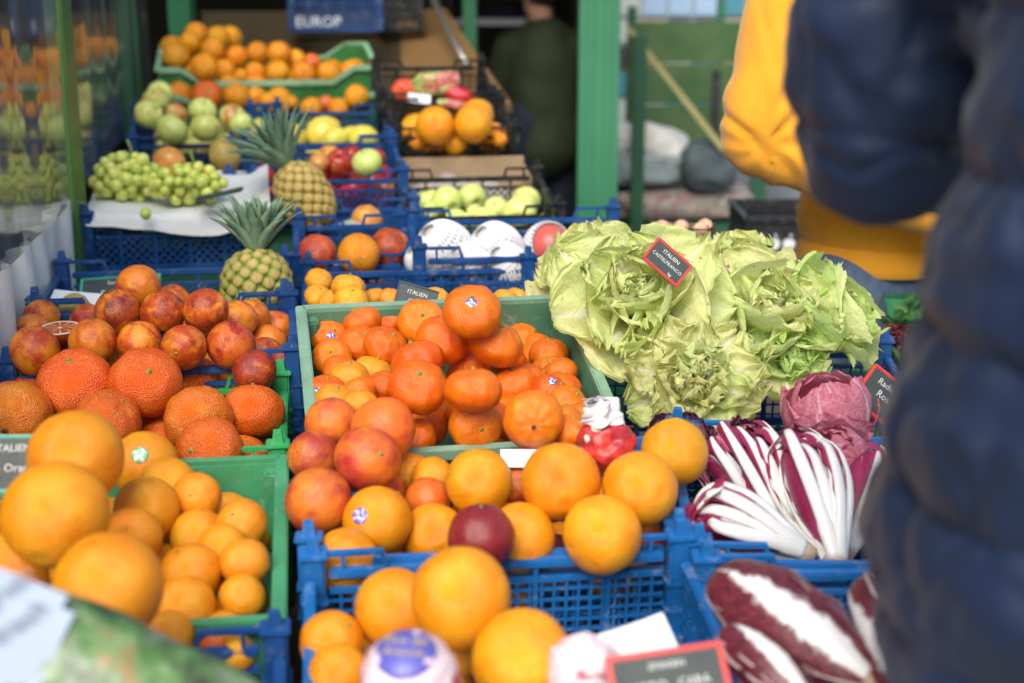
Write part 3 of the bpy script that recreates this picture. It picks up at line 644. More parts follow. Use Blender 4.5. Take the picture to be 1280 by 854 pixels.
fill('L2', 'big', .036, .012, 2, 'large mandarin partly hidden under the bright green crate heap')
fill('L1', 'small', .034, -.012, 3, 'orange partly hidden under the front left heap')
fill('L0', 'small', .032, -.035, 2, 'orange partly hidden beside the printed bag')
fill('M0', 'navel', .036, -.04, 2, 'orange partly hidden under the front middle heap', xmax=.25)
fill('M1', 'navel', .037, .006, 2, 'orange partly hidden under the second blue crate heap')
fill('M2', 'mandarin', .034, .012, 3, 'mandarin partly hidden under the grey green crate heap')
fill('M3', 'clem', .026, -.04, 2, 'clementine partly hidden in the blue lattice crate')
fill('M4', 'blood', .034, -.045, 1, 'blood orange partly hidden in the small blue crate')
fill('N4', 'mango', .032, -.04, 1, 'fruit partly hidden under the paper in its crate')
fill('M6', 'apple_green', .036, -.01, 1, 'green apple partly hidden in the black crate')
fill('M8', 'navel', .042, -.01, 1, 'orange partly hidden in the black orange crate')
fill('L7', 'navel', .035, .01, 1, 'orange partly hidden in the upper wide green crate')
fill('L6', 'navel', .035, .01, 1, 'orange partly hidden in the lower wide green crate', ymax=.2)
fill('L5', 'apple_gr', .036, .0, 1, 'apple partly hidden in the blue apple crate')
fill('RA', 'apple_red', .034, -.03, 1, 'apple partly hidden in the blue red apple crate')
fill('Q', 'quince', .045, -.02, 1, 'yellow fruit partly hidden in its blue crate')
# keep only those of which something shows between the fruit above them
GW, GH = 640, 427; zb = np.full((GH, GW), 99.); ib = np.full((GH, GW), -1)
allf = [(p, r, -1) for p, r in placed] + [(f[1], f[2], i) for i, f in enumerate(FILL)]
for p, r, i in allf:
    u, v, d = pix(p); u /= 2; v /= 2; rp = PX * r / d / 2; x0, x1 = max(0, int(u - rp)), min(GW, int(u + rp) + 2); y0, y1 = max(0, int(v - rp)), min(GH, int(v + rp) + 2)
    if x1 <= x0 or y1 <= y0: continue
    yy, xx = np.mgrid[y0:y1, x0:x1]; q2 = ((xx - u) ** 2 + (yy - v) ** 2) / rp ** 2; z = d - r * np.sqrt(np.clip(1 - q2, 0, 1)); ok = (q2 < 1) & (z < zb[y0:y1, x0:x1]); zb[y0:y1, x0:x1][ok] = z[ok]; ib[y0:y1, x0:x1][ok] = i
NUM = 'first second third fourth fifth sixth seventh eighth ninth tenth eleventh twelfth thirteenth fourteenth fifteenth sixteenth seventeenth eighteenth nineteenth twentieth'.split()
seen = {}
for i, f in enumerate(FILL):
    if (ib == i).sum() >= 4: seen.setdefault(f[3], []).append(f)
for desc, fs in seen.items():
    fs.sort(key=lambda f: pix(f[1])[0]); n = len(fs)
    for k, (kind, p, r, _) in enumerate(fs):
        side = f'{NUM[k]} from left' if k < (n + 1) // 2 else f'{NUM[n - 1 - k]} from right'
        a, b_ = desc.split(' partly hidden ')
        put_fruit(kind, p, r, f'half hidden {a} {b_}, {side}', 'half hidden fruit ' + b_)
# ------------------------------------------------------------------ booth, posts, curtain
YAW = R_(9); EX = Vector((math.cos(YAW), math.sin(YAW), 0)); EY = Vector((-math.sin(YAW), math.cos(YAW), 0))
pb = at(100, 300, 2.8); pb.z = 0                                   # foot of the green corner post
def post(u0, u1, v, d, name, label, m, z1=2.6, depth=.07, kids=0, z0=0):
    a, c = at(u0, v, d), at(u1, v, d); wd = (c - a).length; p = (a + c) / 2; p.z = 0
    o = empty(name, label, 'post', loc=p); b = MB(); b.box((0, 0, (z0 + z1) / 2), (wd, depth, z1 - z0), ch=.004); b.build('shaft', m, o)
    if kids:
        for k in (-1, 1): b = MB(); b.box((k * wd * .22, -depth / 2 - .004, (z0 + z1) / 2), (wd * .16, .012, z1 - z0 - .02), ch=.003); b.build('ridge', m, o)
    b = MB(); b.box((0, 0, z0 + .006), (wd + .05, depth + .05, .012), ch=.003); b.build('foot_plate', DGREEN, o)
    return o
OLIVE = noisy('olive_green_paint', (.05, .14, .035), (.10, .20, .05), 1.6, .3, .06)
post(80, 102, 250, 2.80, 'corner_post', 'yellowish green post between the two clear plastic curtains', OLIVE)
post(214, 242, 20, 4.75, 'corner_post', 'green post at the back left behind the wide green crates', GPAINT, depth=.1)
post(722, 772, 150, 5.0, 'corner_post', 'broad grooved green post beside the dark doorway', GPAINT2, kids=1, depth=.10)
post(579, 596, 40, 5.6, 'corner_post', 'thin green post left of the man in the doorway', GPAINT, depth=.05)
post(538, 552, 30, 6.4, 'corner_post', 'dim narrow green post above the black crates', DGREEN, depth=.05)
def film_mat():
    m = mat('clear_film', (.5, .5, .5), .1); t = NT(m)
    g = t.n('BsdfGlossy'); g.inputs['Roughness'].default_value = .085; g.inputs['Color'].default_value = (.78, .80, .76, 1)
    tr = t.n('BsdfTransparent'); tr.inputs['Color'].default_value = (.72, .74, .70, 1)
    mp_ = t.n('Mapping'); mp_.inputs['Scale'].default_value = (1, 1, .12); t.l(t.n('NewGeometry').outputs['Position'], mp_.inputs[0]); v = mp_.outputs[0]
    fr = t.n('Fresnel'); fr.inputs['IOR'].default_value = 2.1
    mx = t.n('MixShader'); t.l(t.math('MULTIPLY_ADD', fr.outputs[0], 1.0, .12, clamp=True), mx.inputs[0]); t.l(tr.outputs[0], mx.inputs[1]); t.l(g.outputs[0], mx.inputs[2])
    df = t.n('BsdfDiffuse'); df.inputs['Color'].default_value = (.6, .6, .58, 1)
    m2 = t.n('MixShader'); sm = t.ramp(t.noise(14, 5, .7, vec=v), [(.4, (.05, .05, .05)), (.8, (.26, .26, .26))]); t.l(sm, m2.inputs[0]); t.l(mx.outputs[0], m2.inputs[1]); t.l(df.outputs[0], m2.inputs[2])
    t.l(m2.outputs[0], t.out.inputs['Surface'])
    return m
FILM = film_mat()
def sheet(o0, dirv, L, z0, z1, nx, nz, fn):
    vs = []; fs = []; nrm = Vector((dirv.y, -dirv.x, 0))
    for i in range(nx + 1):
        for j in range(nz + 1):
            a = i / nx; c = j / nz; p = o0 + dirv * (L * a); p.z = z0 + (z1 - z0) * c; vs.append(p + nrm * fn(a * L, p.z))
    for i in range(nx):
        for j in range(nz): k = i * (nz + 1) + j; fs.append((k, k + nz + 1, k + nz + 2, k + 1))
    return vs, fs
def wav(a, z): return .0055 * math.sin(a * 7 + math.sin(z * 2)) + .0014 * math.sin(a * 21 + z * 1.5) + .002 * noise.noise(Vector((a * 6, z * 1.5, 1)))
for (s0, L, lab, am) in ((-1.15, 1.12, 'clear plastic curtain nearest the camera on the left', 1.0), (.09, 1.80, 'clear plastic curtain behind the yellowish green post', .35)):
    st_ = pb + EY * s0 + EX * -.01
    c_ = empty('plastic_curtain', lab, 'curtain', loc=st_)
    b = MB(); vs, fs = sheet(Vector((0, 0, 0)), EY, L, 1.05, 2.45, 90, 60, lambda a, z: am * wav(a, z)); b.add(vs, fs); b.build('film', FILM, c_, True)
SKIRT = noisy('white_tarpaulin', (.62, .66, .65), (.78, .81, .80), 5, .5, .2)
b = MB(); vs, fs = sheet(pb + EY * -1.2 + EX * -.02, EY, 1.22, .1, 1.06, 120, 30, lambda a, z: .012 * math.sin(a * 30 + math.sin(z * 4)) + .006 * math.sin(a * 71 + z * 3)); b.add(vs, fs)
b.build('tarpaulin_skirt', SKIRT, None, True, label='pale pleated tarpaulin skirt hanging below the plastic curtain', cat='tarpaulin')
b = MB(); q = pb + EX * -.75 + EY * .8; b.box((q.x, q.y, 1.3), (.05, 6.5, 2.6), m=Matrix.Rotation(YAW, 3, 'Z')); b.build('side_wall', noisy('olive_backdrop', (.07, .08, .055), (.14, .14, .10), 1.5, .8), None, label='dull olive backdrop added behind the plastic curtains to bring out their reflections', cat='wall')  # dark backdrop added behind the film so its reflections stand out
# back of the booth
b = MB(); b.box((-1.07, 9.2, 1.35), (2.8, .1, 2.7)); b.build('back_wall', DARKW, None, label='dark brown back wall inside the booth', cat='wall')
b = MB(); b.box((.31, 7.15, 1.35), (.06, 4.05, 2.7)); b.build('partition_wall', DARKW, None, label='dark partition wall right of the man in the doorway', cat='wall')
b = MB(); b.box((-1.07, 7.05, 2.66), (2.8, 4.9, .08)); b.build('shade_roof', DARKW, None, label='flat dark roof, out of view, added to shade the back of the booth', cat='roof')  # unseen roof, added to keep the booth interior in shade
b = MB(); b.box((-2.45, 7.2, 1.35), (.08, 4.6, 2.7)); b.build('booth_side_wall', DARKW, None, label='dark left wall of the booth behind the wide crates', cat='wall')
def panel(px4, th, name, mat_, label=None, cat=None, parent=None):
    """solid board through four measured corners"""
    p = [at(*c) for c in px4]; n = (p[1] - p[0]).cross(p[3] - p[0]).normalized(); b = MB()
    b.add([x for x in p] + [x - n * th for x in p], [(3, 2, 1, 0), (4, 5, 6, 7), (0, 1, 5, 4), (1, 2, 6, 5), (2, 3, 7, 6), (3, 0, 4, 7)])
    return b.build(name, mat_, parent, label=label, cat=cat)
pn = empty('display_board', 'sloping brown board behind the black crates with a tan strip', 'board')
panel([(252, 150, 4.7), (500, 150, 4.7), (500, 14, 5.4), (252, 14, 5.4)], .03, 'panel', BOARD, parent=pn)
panel([(502, 140, 4.7), (640, 130, 4.7), (556, 10, 5.45), (500, 14, 5.4)], .03, 'panel', TANB, parent=pn)
METAL = mat('dull_metal', (.45, .42, .36), .35, .5, Metallic=.8)
b = MB(); b.tube([at(528, -30, 5.3), at(560, 40, 5.0), at(583, 80, 4.7)], .012, 8); b.build('metal_rail', METAL, None, True, label='thin metal rail sloping down beside the tan board', cat='rail')
crate(at(418, -6, 5.0), 8, 0, .31, .25, .12, NAVY_P, style='grid', label='dark blue crate with white lettering hanging at the top', group=GR)
crate(at(498, 5, 5.2), 8, 0, .15, .2, .09, BLACKP, style='grid', label='small black crate beside the blue one at the top', group=GR)
def text(body, size, m, parent, mtx, name='lettering', ext=.0004):
    cu = bpy.data.curves.new('t', 'FONT'); cu.body = body; cu.size = size; cu.extrude = ext; cu.align_x = 'CENTER'; cu.align_y = 'CENTER'; cu.resolution_u = 2
    to = bpy.data.objects.new('t', cu); col.objects.link(to); dg = bpy.context.evaluated_depsgraph_get()
    me = bpy.data.meshes.new_from_object(to.evaluated_get(dg)); bpy.data.objects.remove(to); me.materials.clear(); me.materials.append(m)
    return place(me, name, parent, m=mtx)
CHALK = noisy('chalk', (.5, .52, .5), (.8, .82, .8), 400, .9); SLATE = noisy('slate', (.030, .042, .042), (.055, .072, .068), 30, .55, .1)
WPAINT = mat('white_print', (.72, .75, .78), .5)
fx = -math.sin(R_(8)); 
lt = at(398, 28, 4.84)
cr_parent = [o for o in col.objects if o.get('label', '').startswith('dark blue crate with white')][0]
text('EUROP', .050, WPAINT, cr_parent, cr_parent.matrix_basis.inverted() @ frame(lt, EX, Vector((0, 0, 1)), -EY), 'lettering')
# shelf with goods behind
sh = empty('shelf', 'white shelf with a red box left of the man in the doorway', 'shelf', loc=at(625, 60, 7.0))
for dz, m_ in ((.13, WPAINT), (-.12, TANB)): b = MB(); b.box((0, 0, dz), (.5, .3, .03)); b.build('shelf_board', m_, sh)
for x in (-.24, .24): b = MB(); b.box((x, 0, -.4), (.03, .28, 1.3)); b.build('side_panel', DARKW, sh)
RED = mat('red_card', (.45, .02, .02), .5); DARKB = mat('dark_cloth', (.015, .018, .04), .9)
b = MB(); b.box((0, 0, .07), (.13, .12, .14), ch=.006); b.build('red_box', RED, None, loc=at(632, 84, 6.95) - Vector((0, 0, .05)), label='small red box on the back shelf', cat='box')
b = MB(); b.lathe([(0, .12), (.08, .11), (.13, .05), (.13, 0), (0, 0)], 16); b.build('dark_bag', DARKB, None, True, loc=at(625, 34, 7.0) + Vector((.02, 0, .0)), label='dark rounded bag on top of the white shelf', cat='bag')
# ------------------------------------------------------------------ market on the right, far behind
post(790, 806, 150, 6.0, 'stall_post', 'dark green post carrying the sloping yellow rail', DGREEN, z1=1.20, depth=.06)
YRAIL = noisy('worn_yellow_rail', (.26, .25, .08), (.36, .33, .12), 8, .5)
b = MB(); b.bar(at(786, 36, 5.95), at(905, 188, 5.95), .024, .04, (0, 1, 0)); b.build('sloping_rail', YRAIL, None, label='worn yellow rail sloping down to the right', cat='rail')
gb = empty('green_screen_board', 'faded green board behind the sloping rail', 'board', loc=at(870, 105, 6.6))
for k in range(3): b = MB(); b.box((0, 0, .19 - k * .19), (.62, .02, .184), ch=.003); b.build('plank', noisy('faded_green_%d' % k, (.025, .10, .025), (.10, .16, .055), 5.5, .6) if k == 0 else bpy.data.materials['faded_green_0'], gb)
for x in (-.3, .3): b = MB(); b.box((x, .035, -.4), (.04, .04, 1.5)); b.build('leg', DGREEN, gb)
tb2 = empty('bench', 'low green bench with a speckled cushion and sacks on it', 'bench', loc=at(850, 268, 6.3))
b = MB(); b.box((0, 0, -.02), (.95, .5, .03)); b.build('seat', DGREEN, tb2)
for x in (-.45, .45):
    for y in (-.2, .2): b = MB(); b.box((x, y, -.21), (.05, .05, .35)); b.build('leg', DGREEN, tb2)
def cushion_mat():
    m = mat('speckled_cloth', (.3, .3, .25), .9); t = NT(m); t.l(t.ramp(t.vor(45, out='Color'), [(0, (.12, .16, .13)), (.4, (.35, .32, .26)), (.7, (.28, .13, .12)), (1, (.2, .3, .32))]), t.p.inputs['Base Color']); return m
def pillow(cu, cv, d, w_, h_, dp, name, m_, label, cat, seed=1, pw=.45, lean=0, crease=.06):
    """soft filled body, rounded-box shape with creases"""
    vs, f = ico(4); b = MB(); out = []
    for p in vs:
        q = Vector([math.copysign(abs(c) ** pw, c) for c in p]); q = Vector((q.x * w_ / 2, q.y * dp / 2, q.z * h_ / 2))
        nn = noise.fractal(p * 2.0 + Vector((seed, seed, 0)), 1, 2, 3); out.append(q * (1 + crease * nn * 2.2))
    b.add(out, f); return b.build(name, m_, None, True, m=Matrix.Translation(at(cu, cv, d)) @ Matrix.Rotation(lean, 4, 'Y'), label=label, cat=cat)
pillow(842, 248, 6.3, .64, .12, .4, 'cushion', cushion_mat(), 'long speckled cushion lying on the low bench', 'cushion', 3, .35)
SACK = noisy('pale_sack', (.60, .60, .53), (.75, .74, .66), 6, .85, .3); SACKG = noisy('grey_sack', (.20, .25, .25), (.30, .35, .34), 5, .85, .3); SACKD = noisy('dark_sack', (.05, .07, .08), (.10, .13, .14), 5, .8, .3)
pillow(803, 208, 6.2, .34, .16, .3, 'sack', SACKG, 'grey lower sack beneath the white sacks on the bench', 'sack', 5, .6)
pillow(776, 176, 6.25, .15, .16, .2, 'sack', SACK, 'small white sack left of the dark green post', 'sack', 8, .8, .3)
pillow(826, 182, 6.2, .26, .17, .25, 'sack', SACK, 'white sack right of the dark green post', 'sack', 11, .8, .35)
pillow(886, 206, 6.1, .24, .22, .25, 'sack', SACKD, 'dark grey sack leaning beside the yellow sweater', 'sack', 14, .75, .1)
pillow(775, 250, 6.5, .13, .10, .1, 'sack', noisy('straw', (.3, .22, .07), (.4, .3, .1), 20, .9), 'small straw coloured bundle low beside the broad post', 'sack', 17, .8)
rk = empty('postcard_rack', 'rack of pale blue postcards above the faded green board', 'rack', loc=at(850, 20, 8.5))
b = MB(); b.box((0, .03, 0), (1.4, .02, 1.9)); b.build('backing', mat('rack_backing', (.35, .42, .45), .6), rk)
cols_ = [mat('card_%s' % n, c, .4) for n, c in (('white', (.72, .78, .82)), ('sky', (.35, .5, .68)), ('blue', (.08, .2, .45)), ('pale', (.5, .55, .5)), ('teal', (.06, .25, .32)), ('dark', (.06, .05, .05)), ('sand', (.5, .38, .2)))]
rr = random.Random(5)
for i in range(9):
    for j in range(12):
        b = MB(); b.box((-.62 + i * .155, 0, .86 - j * .158), (.14, .012, .13)); b.build('postcard', cols_[rr.choice([0, 1, 1, 0, 2, 3, 4] if j < 6 else [2, 3, 4, 5, 6, 2, 5])], rk)
for x in (-.55, .55): b = MB(); b.box((x, .05, -.5), (.04, .04, 1.86)); b.build('leg', DGREEN, rk)
post(896, 906, 20, 7.6, 'rack_post', 'slim green post in front of the postcard rack', GPAINT, z1=2.6, depth=.05)
post(889, 899, 150, 6.5, 'black_pole', 'short black pole beside the yellow sleeve', BLACKP, z1=1.02, depth=.04)
# marks on the black crate
ko = C['K9']['o']
for k in range(4):
    b = MB(); n_ = 18; pts = []
    for i in range(n_):
        a = 6.283 * i / n_; r = .017 * (1 - .22 * max(0, math.cos(a - 1.57)) ** 6); pts.append((-.165 + .042 * k + r * math.cos(a), -.1585, -.07 + r * math.sin(a)))
    b.add(pts + [(x, y + .003, z) for x, y, z in pts], [tuple(range(n_))] + [(i, (i + 1) % n_, n_ + (i + 1) % n_, n_ + i) for i in range(n_)])
    b.box((-.165 + .042 * k + .004, -.157, -.047), (.004, .002, .011)); b.build('fruit_mark', WPAINT, ko)
# far market buildings close the view
FARM = noisy('far_facade', (.20, .22, .23), (.34, .36, .36), .8, .7)
fb = empty('market_hall', 'distant grey market facade beyond the stalls', 'building', loc=(4, 16, 0))
b = MB(); b.box((0, 0, 2.2), (16, .4, 4.4)); b.build('wall', FARM, fb)
for k in range(8): b = MB(); b.box((-6 + k * 1.7, -.21, 2.0), (1.0, .03, 1.4)); b.build('window', mat('far_glass', (.15, .25, .3), .2) if k == 0 else bpy.data.materials['far_glass'], fb)
# ------------------------------------------------------------------ leafy heads
def leaf_mat(name, base, edge, rib, trans=.35, spots=0, veins=.5, vcol=None, ribw=.11, vscale=11):
    m = mat(name, base, .42, .4); t = NT(m); uv = t.n('UVMap').outputs[0]; sp = t.n('SeparateXYZ'); t.l(uv, sp.inputs[0]); T, S = sp.outputs[0], sp.outputs[1]
    at_ = t.math('ABSOLUTE', t.math('MULTIPLY_ADD', T, 2, -1))
    wp = t.noise(60, 4, .6)
    ed = t.math('MAXIMUM', t.math('POWER', at_, 2.0), t.math('POWER', S, 2.2))
    cc = t.mix(t.math('MULTIPLY', ed, .9), base, edge)
    cc = t.mix(t.math('MULTIPLY', t.noise(22, 4, .6), .5), cc, tuple(x * .78 for x in base), 'MIX')
    # veins
    vv = t.math('ADD', t.math('MULTIPLY_ADD', at_, -.55, S), t.math('MULTIPLY', wp, .07))
    fr = t.math('ABSOLUTE', t.math('MULTIPLY_ADD', t.math('FRACT', t.math('MULTIPLY', vv, vscale)), 2, -1))
    vl = t.ramp(fr, [(0, (1, 1, 1)), (.14, (0, 0, 0))])
    ve = t.vor(90, 'DISTANCE_TO_EDGE'); vf = t.ramp(ve, [(0, (1, 1, 1)), (.12, (0, 0, 0))])
    vt = t.math('MAXIMUM', vl, t.math('MULTIPLY', vf, .6))
    cc = t.mix(t.math('MULTIPLY', vt, veins), cc, vcol or rib)
    rb = t.math('SUBTRACT', t.math('MULTIPLY', t.math('SUBTRACT', 1.06, S), ribw * 2), at_)
    rbm = t.ramp(t.math('ADD', t.math('MULTIPLY', rb, 7), t.math('MULTIPLY_ADD', wp, .9, -.2)), [(0.0, (0, 0, 0)), (.5, (1, 1, 1))])
    cc = t.mix(rbm, cc, rib)
    if spots:
        sf = t.ramp(t.noise(75, 5, .7), [(.635, (0, 0, 0)), (.68, (1, 1, 1))]); cc = t.mix(t.math('MULTIPLY', sf, spots), cc, (.34, .10, .04))
        eb = t.ramp(t.math('ADD', t.math('POWER', at_, 8.0), t.math('MULTIPLY', t.noise(35, 3, .6), .7)), [(1.22, (0, 0, 0)), (1.45, (1, 1, 1))]) if False else None
    t.l(cc, t.p.inputs['Base Color'])
    h = t.math('ADD', t.math('MULTIPLY', vt, -.8), t.math('ADD', t.noise(55, 4, .6), rbm))
    nb = t.bump(h, .4, .003); t.l(nb, t.p.inputs['Normal'])
    tr = t.n('BsdfTranslucent'); t.l(cc, tr.inputs['Color']); t.l(nb, tr.inputs['Normal'])
    mx = t.n('MixShader'); mx.inputs[0].default_value = trans; t.l(t.p.outputs[0], mx.inputs[1]); t.l(tr.outputs[0], mx.inputs[2]); t.l(mx.outputs[0], t.out.inputs['Surface'])
    return m
LET = leaf_mat('pale_lettuce', (.87, .92, .47), (.76, .87, .32), (.92, .93, .74), .5, .7, .2)
LET2 = leaf_mat('yellow_lettuce', (.90, .91, .50), (.84, .86, .34), (.93, .92, .72), .5, .9, .2)
LET3 = leaf_mat('green_lettuce', (.74, .88, .36), (.60, .82, .22), (.86, .92, .64), .5, .3, .35)
PINK = leaf_mat('pink_radicchio', (.76, .27, .36), (.62, .14, .22), (.86, .62, .66), .35, 0, .55, (.86, .55, .60), .07, 9)
PURP = leaf_mat('purple_radicchio', (.16, .012, .045), (.20, .02, .06), (.70, .60, .64), .12, 0, .8, (.6, .42, .5), .06, 8)
def leaf(r0, phi0, phi1, L, W, az, ruf, seed, m_, nu=34, nv=40, cup=1.0, jag=.08, wr=.004, name='leaf', back=.25):
    """one broad ruffled leaf: its centre line leans phi0..phi1 from the head's axis (z), its sides cup towards the axis"""
    rs = random.Random(seed); off = Vector((rs.uniform(0, 99), rs.uniform(0, 99), 0)); ph = rs.uniform(0, 6.28); k1 = rs.uniform(.8, 1.25)
    vs = []; uvs = []; r, z = r0, 0.0; line = []
    for i in range(nu + 1):
        s = i / nu; phi = phi0 + (phi1 - phi0) * s ** 1.2 + back * max(0, (s - .72) / .28) ** 2
        line.append((r, z, phi)); r += math.sin(phi) * L / nu; z += math.cos(phi) * L / nu
    ra = Vector((math.cos(az), math.sin(az), 0)); ta = Vector((-math.sin(az), math.cos(az), 0)); up = Vector((0, 0, 1))
    for i in range(nu + 1):
        s = i / nu; r, z, phi = line[i]; n = ra * math.cos(phi) - up * math.sin(phi); tg = ra * math.sin(phi) + up * math.cos(phi)
        w_ = W * .62 * (.30 + .70 * min(1, s / .62) ** .8) * math.sqrt(max(0.03, 1 - max(0, (s - .55) / .47) ** 2.4))
        for j in range(nv + 1):
            t = 2 * j / nv - 1; sd_ = 1 if t > 0 else -1; at_ = abs(t)
            ww = w_ * (1 + jag * 1.6 * at_ * (noise.noise(Vector((s * 7, sd_ * 5, seed))) + .5 * noise.noise(Vector((s * 22, sd_ * 5, seed)))))
            x = t * ww
            bend = cup * (x * x) / (L * .75); lat = x * (1 - .28 * cup * at_ * at_)
            p = ra * r + up * z + ta * lat - n * bend
            e = max(at_ ** 3 * (.25 + .75 * s), max(0, (s - .5) / .5) ** 2.6)
            q = t * (1.2 + 2.4 * s) + ph
            wav_ = math.sin(q * 3.6 * k1) * .75 + .9 * noise.noise(Vector((t * 1.8, s * 2.2, seed)) + off)
            fine = math.sin(q * 10.5 * k1 + 3 * noise.noise(Vector((t * 3, s * 3, seed)))) * .48 + .55 * noise.noise(Vector((t * 7, s * 8, seed)) + off)
            d_ = ruf * (e * wav_ + e ** 1.7 * fine) + wr * (1.7 * noise.noise(Vector((t * 1.9 + seed, s * 2.4, 3)) + off) + .3 * noise.noise(Vector((t * 8 + seed, s * 9, 3))))
            d_ -= .0022 * math.exp(-(t / .07) ** 2) * (1 - s) * 1.5 - .0009 * math.sin((s - at_ * .55) * 34) * min(1, at_ * 4)
            p += n * d_
            if i >= nu - 2: p += tg * jag * L * .35 * noise.noise(Vector((t * 6, seed, 1))) * (i - nu + 3) / 3
            vs.append(p); uvs.append(((t + 1) / 2, s))
    fs = [(i * (nv + 1) + j, i * (nv + 1) + j + 1, (i + 1) * (nv + 1) + j + 1, (i + 1) * (nv + 1) + j) for i in range(nu) for j in range(nv)]
    me = bpy.data.meshes.new(name); me.from_pydata(vs, [], fs); me.update(); me.materials.append(m_)
    me.polygons.foreach_set('use_smooth', [True] * len(me.polygons))
    ul = me.uv_layers.new(name='UVMap'); ids = np.zeros(len(me.loops), dtype=np.int32); me.loops.foreach_get('vertex_index', ids)
    ul.data.foreach_set('uv', np.array(uvs, dtype=np.float32)[ids].ravel()); return me
def camdir(x, y, z): return (VR * x + VU * y - VF * z).normalized()       # z: towards the viewer
def head(u, v, d, R, axis, n, ms, label, name='lettuce', cat='lettuce', group=None, opens=(.25, 1.45), ruf=.012, seed=1, jag=.08, curl=.3, wr=.004, W=1.0, inner=.5, cup=(.35, 1.6), drop=.3, back=.25):
    ax = axis.normalized(); q = ax.to_track_quat('Z', 'Y'); o = empty(name, label, cat, group, m=Matrix.Translation(at(u, v, d)) @ q.to_matrix().to_4x4())
    rs = random.Random(seed)
    for i in range(n):
        k = i / (n - 1)                         # 0 outer .. 1 inner
        ph0 = opens[1] * (1 - k) ** .9 + opens[0] * k
        L = R * (1.12 - (1 - inner) * k) * rs.uniform(.92, 1.08)
        me = leaf(R * .05 * (1 - k) + .002, ph0 * .8, ph0 + curl * (1 - k) - .55 * k + rs.uniform(-.12, .12), L, R * W * rs.uniform(.88, 1.1) * (1.15 - .45 * k), i * 2.39996 + rs.uniform(-.2, .2), ruf * (1 - .3 * k), seed * 100 + i, ms[i % len(ms)], cup=cup[0] + (cup[1] - cup[0]) * k, jag=jag, wr=wr, back=back * (1 - k))
        place(me, 'leaf', o, loc=(0, 0, -R * drop * (1 - k)))
    return o
GL = 'pale lettuce heads'
head(795, 385, 2.02, .125, camdir(-.1, .50, .95), 20, [LET, LET, LET2], 'large open pale green lettuce head left of the sign, nearest the mandarins', group=GL, seed=3, ruf=.011, opens=(.10, 1.35))
head(735, 345, 2.24, .100, camdir(-.5, .6, .6), 15, [LET2, LET], 'pale lettuce head at the back left, behind the large open one', group=GL, seed=5, ruf=.012)
head(862, 482, 1.93, .098, camdir(.05, .30, .98), 30, [LET2, LET, LET2], 'frilly yellowish lettuce head at the front of the lettuces', group=GL, seed=8, ruf=.015, jag=.2, opens=(.08, 1.4), inner=.6, W=.72, cup=(.3, 1.0))
head(948, 405, 2.10, .125, camdir(.2, .55, .8), 17, [LET2, LET], 'yellowish crumpled lettuce head in the middle right of the sign', group=GL, seed=13, ruf=.013)
head(922, 345, 2.26, .088, camdir(-.1, .9, .5), 13, [LET2, LET], 'upright pale lettuce head at the back, topmost of the heap', group=GL, seed=17, ruf=.012, opens=(.1, 1.0))
head(1022, 405, 2.14, .105, camdir(.8, .45, .5), 12, [LET, LET3], 'smooth veined lettuce head at the far right of the heap', group=GL, seed=21, ruf=.008, W=1.2, opens=(.15, 1.15))
head(985, 450, 2.06, .06, camdir(.3, .3, .9), 14, [LET3], 'small green curly lettuce above the pink radicchio', group=GL, seed=25, ruf=.012, jag=.2)
def ball_head(u, v, d, R, axis, n, m_, label, seed, ruf=.05, flat=.95):
    """closed head: leaves as overlapping shells round a ball, their free rims flaring and frilled"""
    q = axis.normalized().to_track_quat('Z', 'Y'); o = empty('radicchio', label, 'radicchio', m=Matrix.Translation(at(u, v, d)) @ q.to_matrix().to_4x4()); rs = random.Random(seed)
    for i in range(n):
        k = i / (n - 1); Ri = R * (1 - .30 * k); az = i * 2.39996 + rs.uniform(-.3, .3); top = (2.0 + 1.0 * k) * rs.uniform(.92, 1.06); wid = rs.uniform(1.15, 1.4); nu, nv = 34, 40; vs = []; uvs = []; off = Vector((seed * 3.1, i * 5.7, 0))
        for a in range(nu + 1):
            s_ = a / nu; th = .25 + s_ * (top - .25)
            for b_ in range(nv + 1):
                t_ = 2 * b_ / nv - 1; e = max(abs(t_) ** 4, s_ ** 5); wa = wid * (.55 + .45 * math.sin(math.pi * min(1, .1 + s_ * .75))) / max(.55, math.sin(th)) ** .6 * (1 + .06 * noise.noise(Vector((s_ * 5, t_, i)) + off))
                aa = az + t_ * wa * (1 - .25 * s_ ** 4); th2 = th * (1 - .16 * t_ * t_ * s_ * s_) + .05 * e * noise.noise(Vector((t_ * 6, s_ * 6, i)) + off)
                r = Ri * (1 + .05 * noise.noise(Vector((t_ * 2.2, s_ * 2.4, i)) + off) + .09 * e * (1 - .4 * k) + ruf * e * (noise.noise(Vector((t_ * 5, s_ * 5, i)) + off) * 1.5 + .5 * math.sin(t_ * 13 + s_ * 9 + i)) + .012 * abs(math.sin((s_ - abs(t_) * .5) * 20)) + .02 * math.exp(-(t_ / .06) ** 2) * (1 - s_))
                vs.append((r * math.sin(th2) * math.cos(aa), r * math.sin(th2) * math.sin(aa), -r * math.cos(th2) * flat)); uvs.append(((t_ + 1) / 2, s_))
        b = MB(); b.add(vs, [(a * (nv + 1) + c, a * (nv + 1) + c + 1, (a + 1) * (nv + 1) + c + 1, (a + 1) * (nv + 1) + c) for a in range(nu) for c in range(nv)])
        me = b.mesh('leaf', m_, True); ul = me.uv_layers.new(name='UVMap'); ids = np.zeros(len(me.loops), dtype=np.int32); me.loops.foreach_get('vertex_index', ids); ul.data.foreach_set('uv', np.array(uvs, dtype=np.float32)[ids].ravel()); place(me, 'leaf', o)
    return o
ball_head(1034, 512, 1.90, .064, camdir(-.25, 1, .25), 10, PINK, 'rounded pink radicchio head with pale veins', 31, ruf=.06)
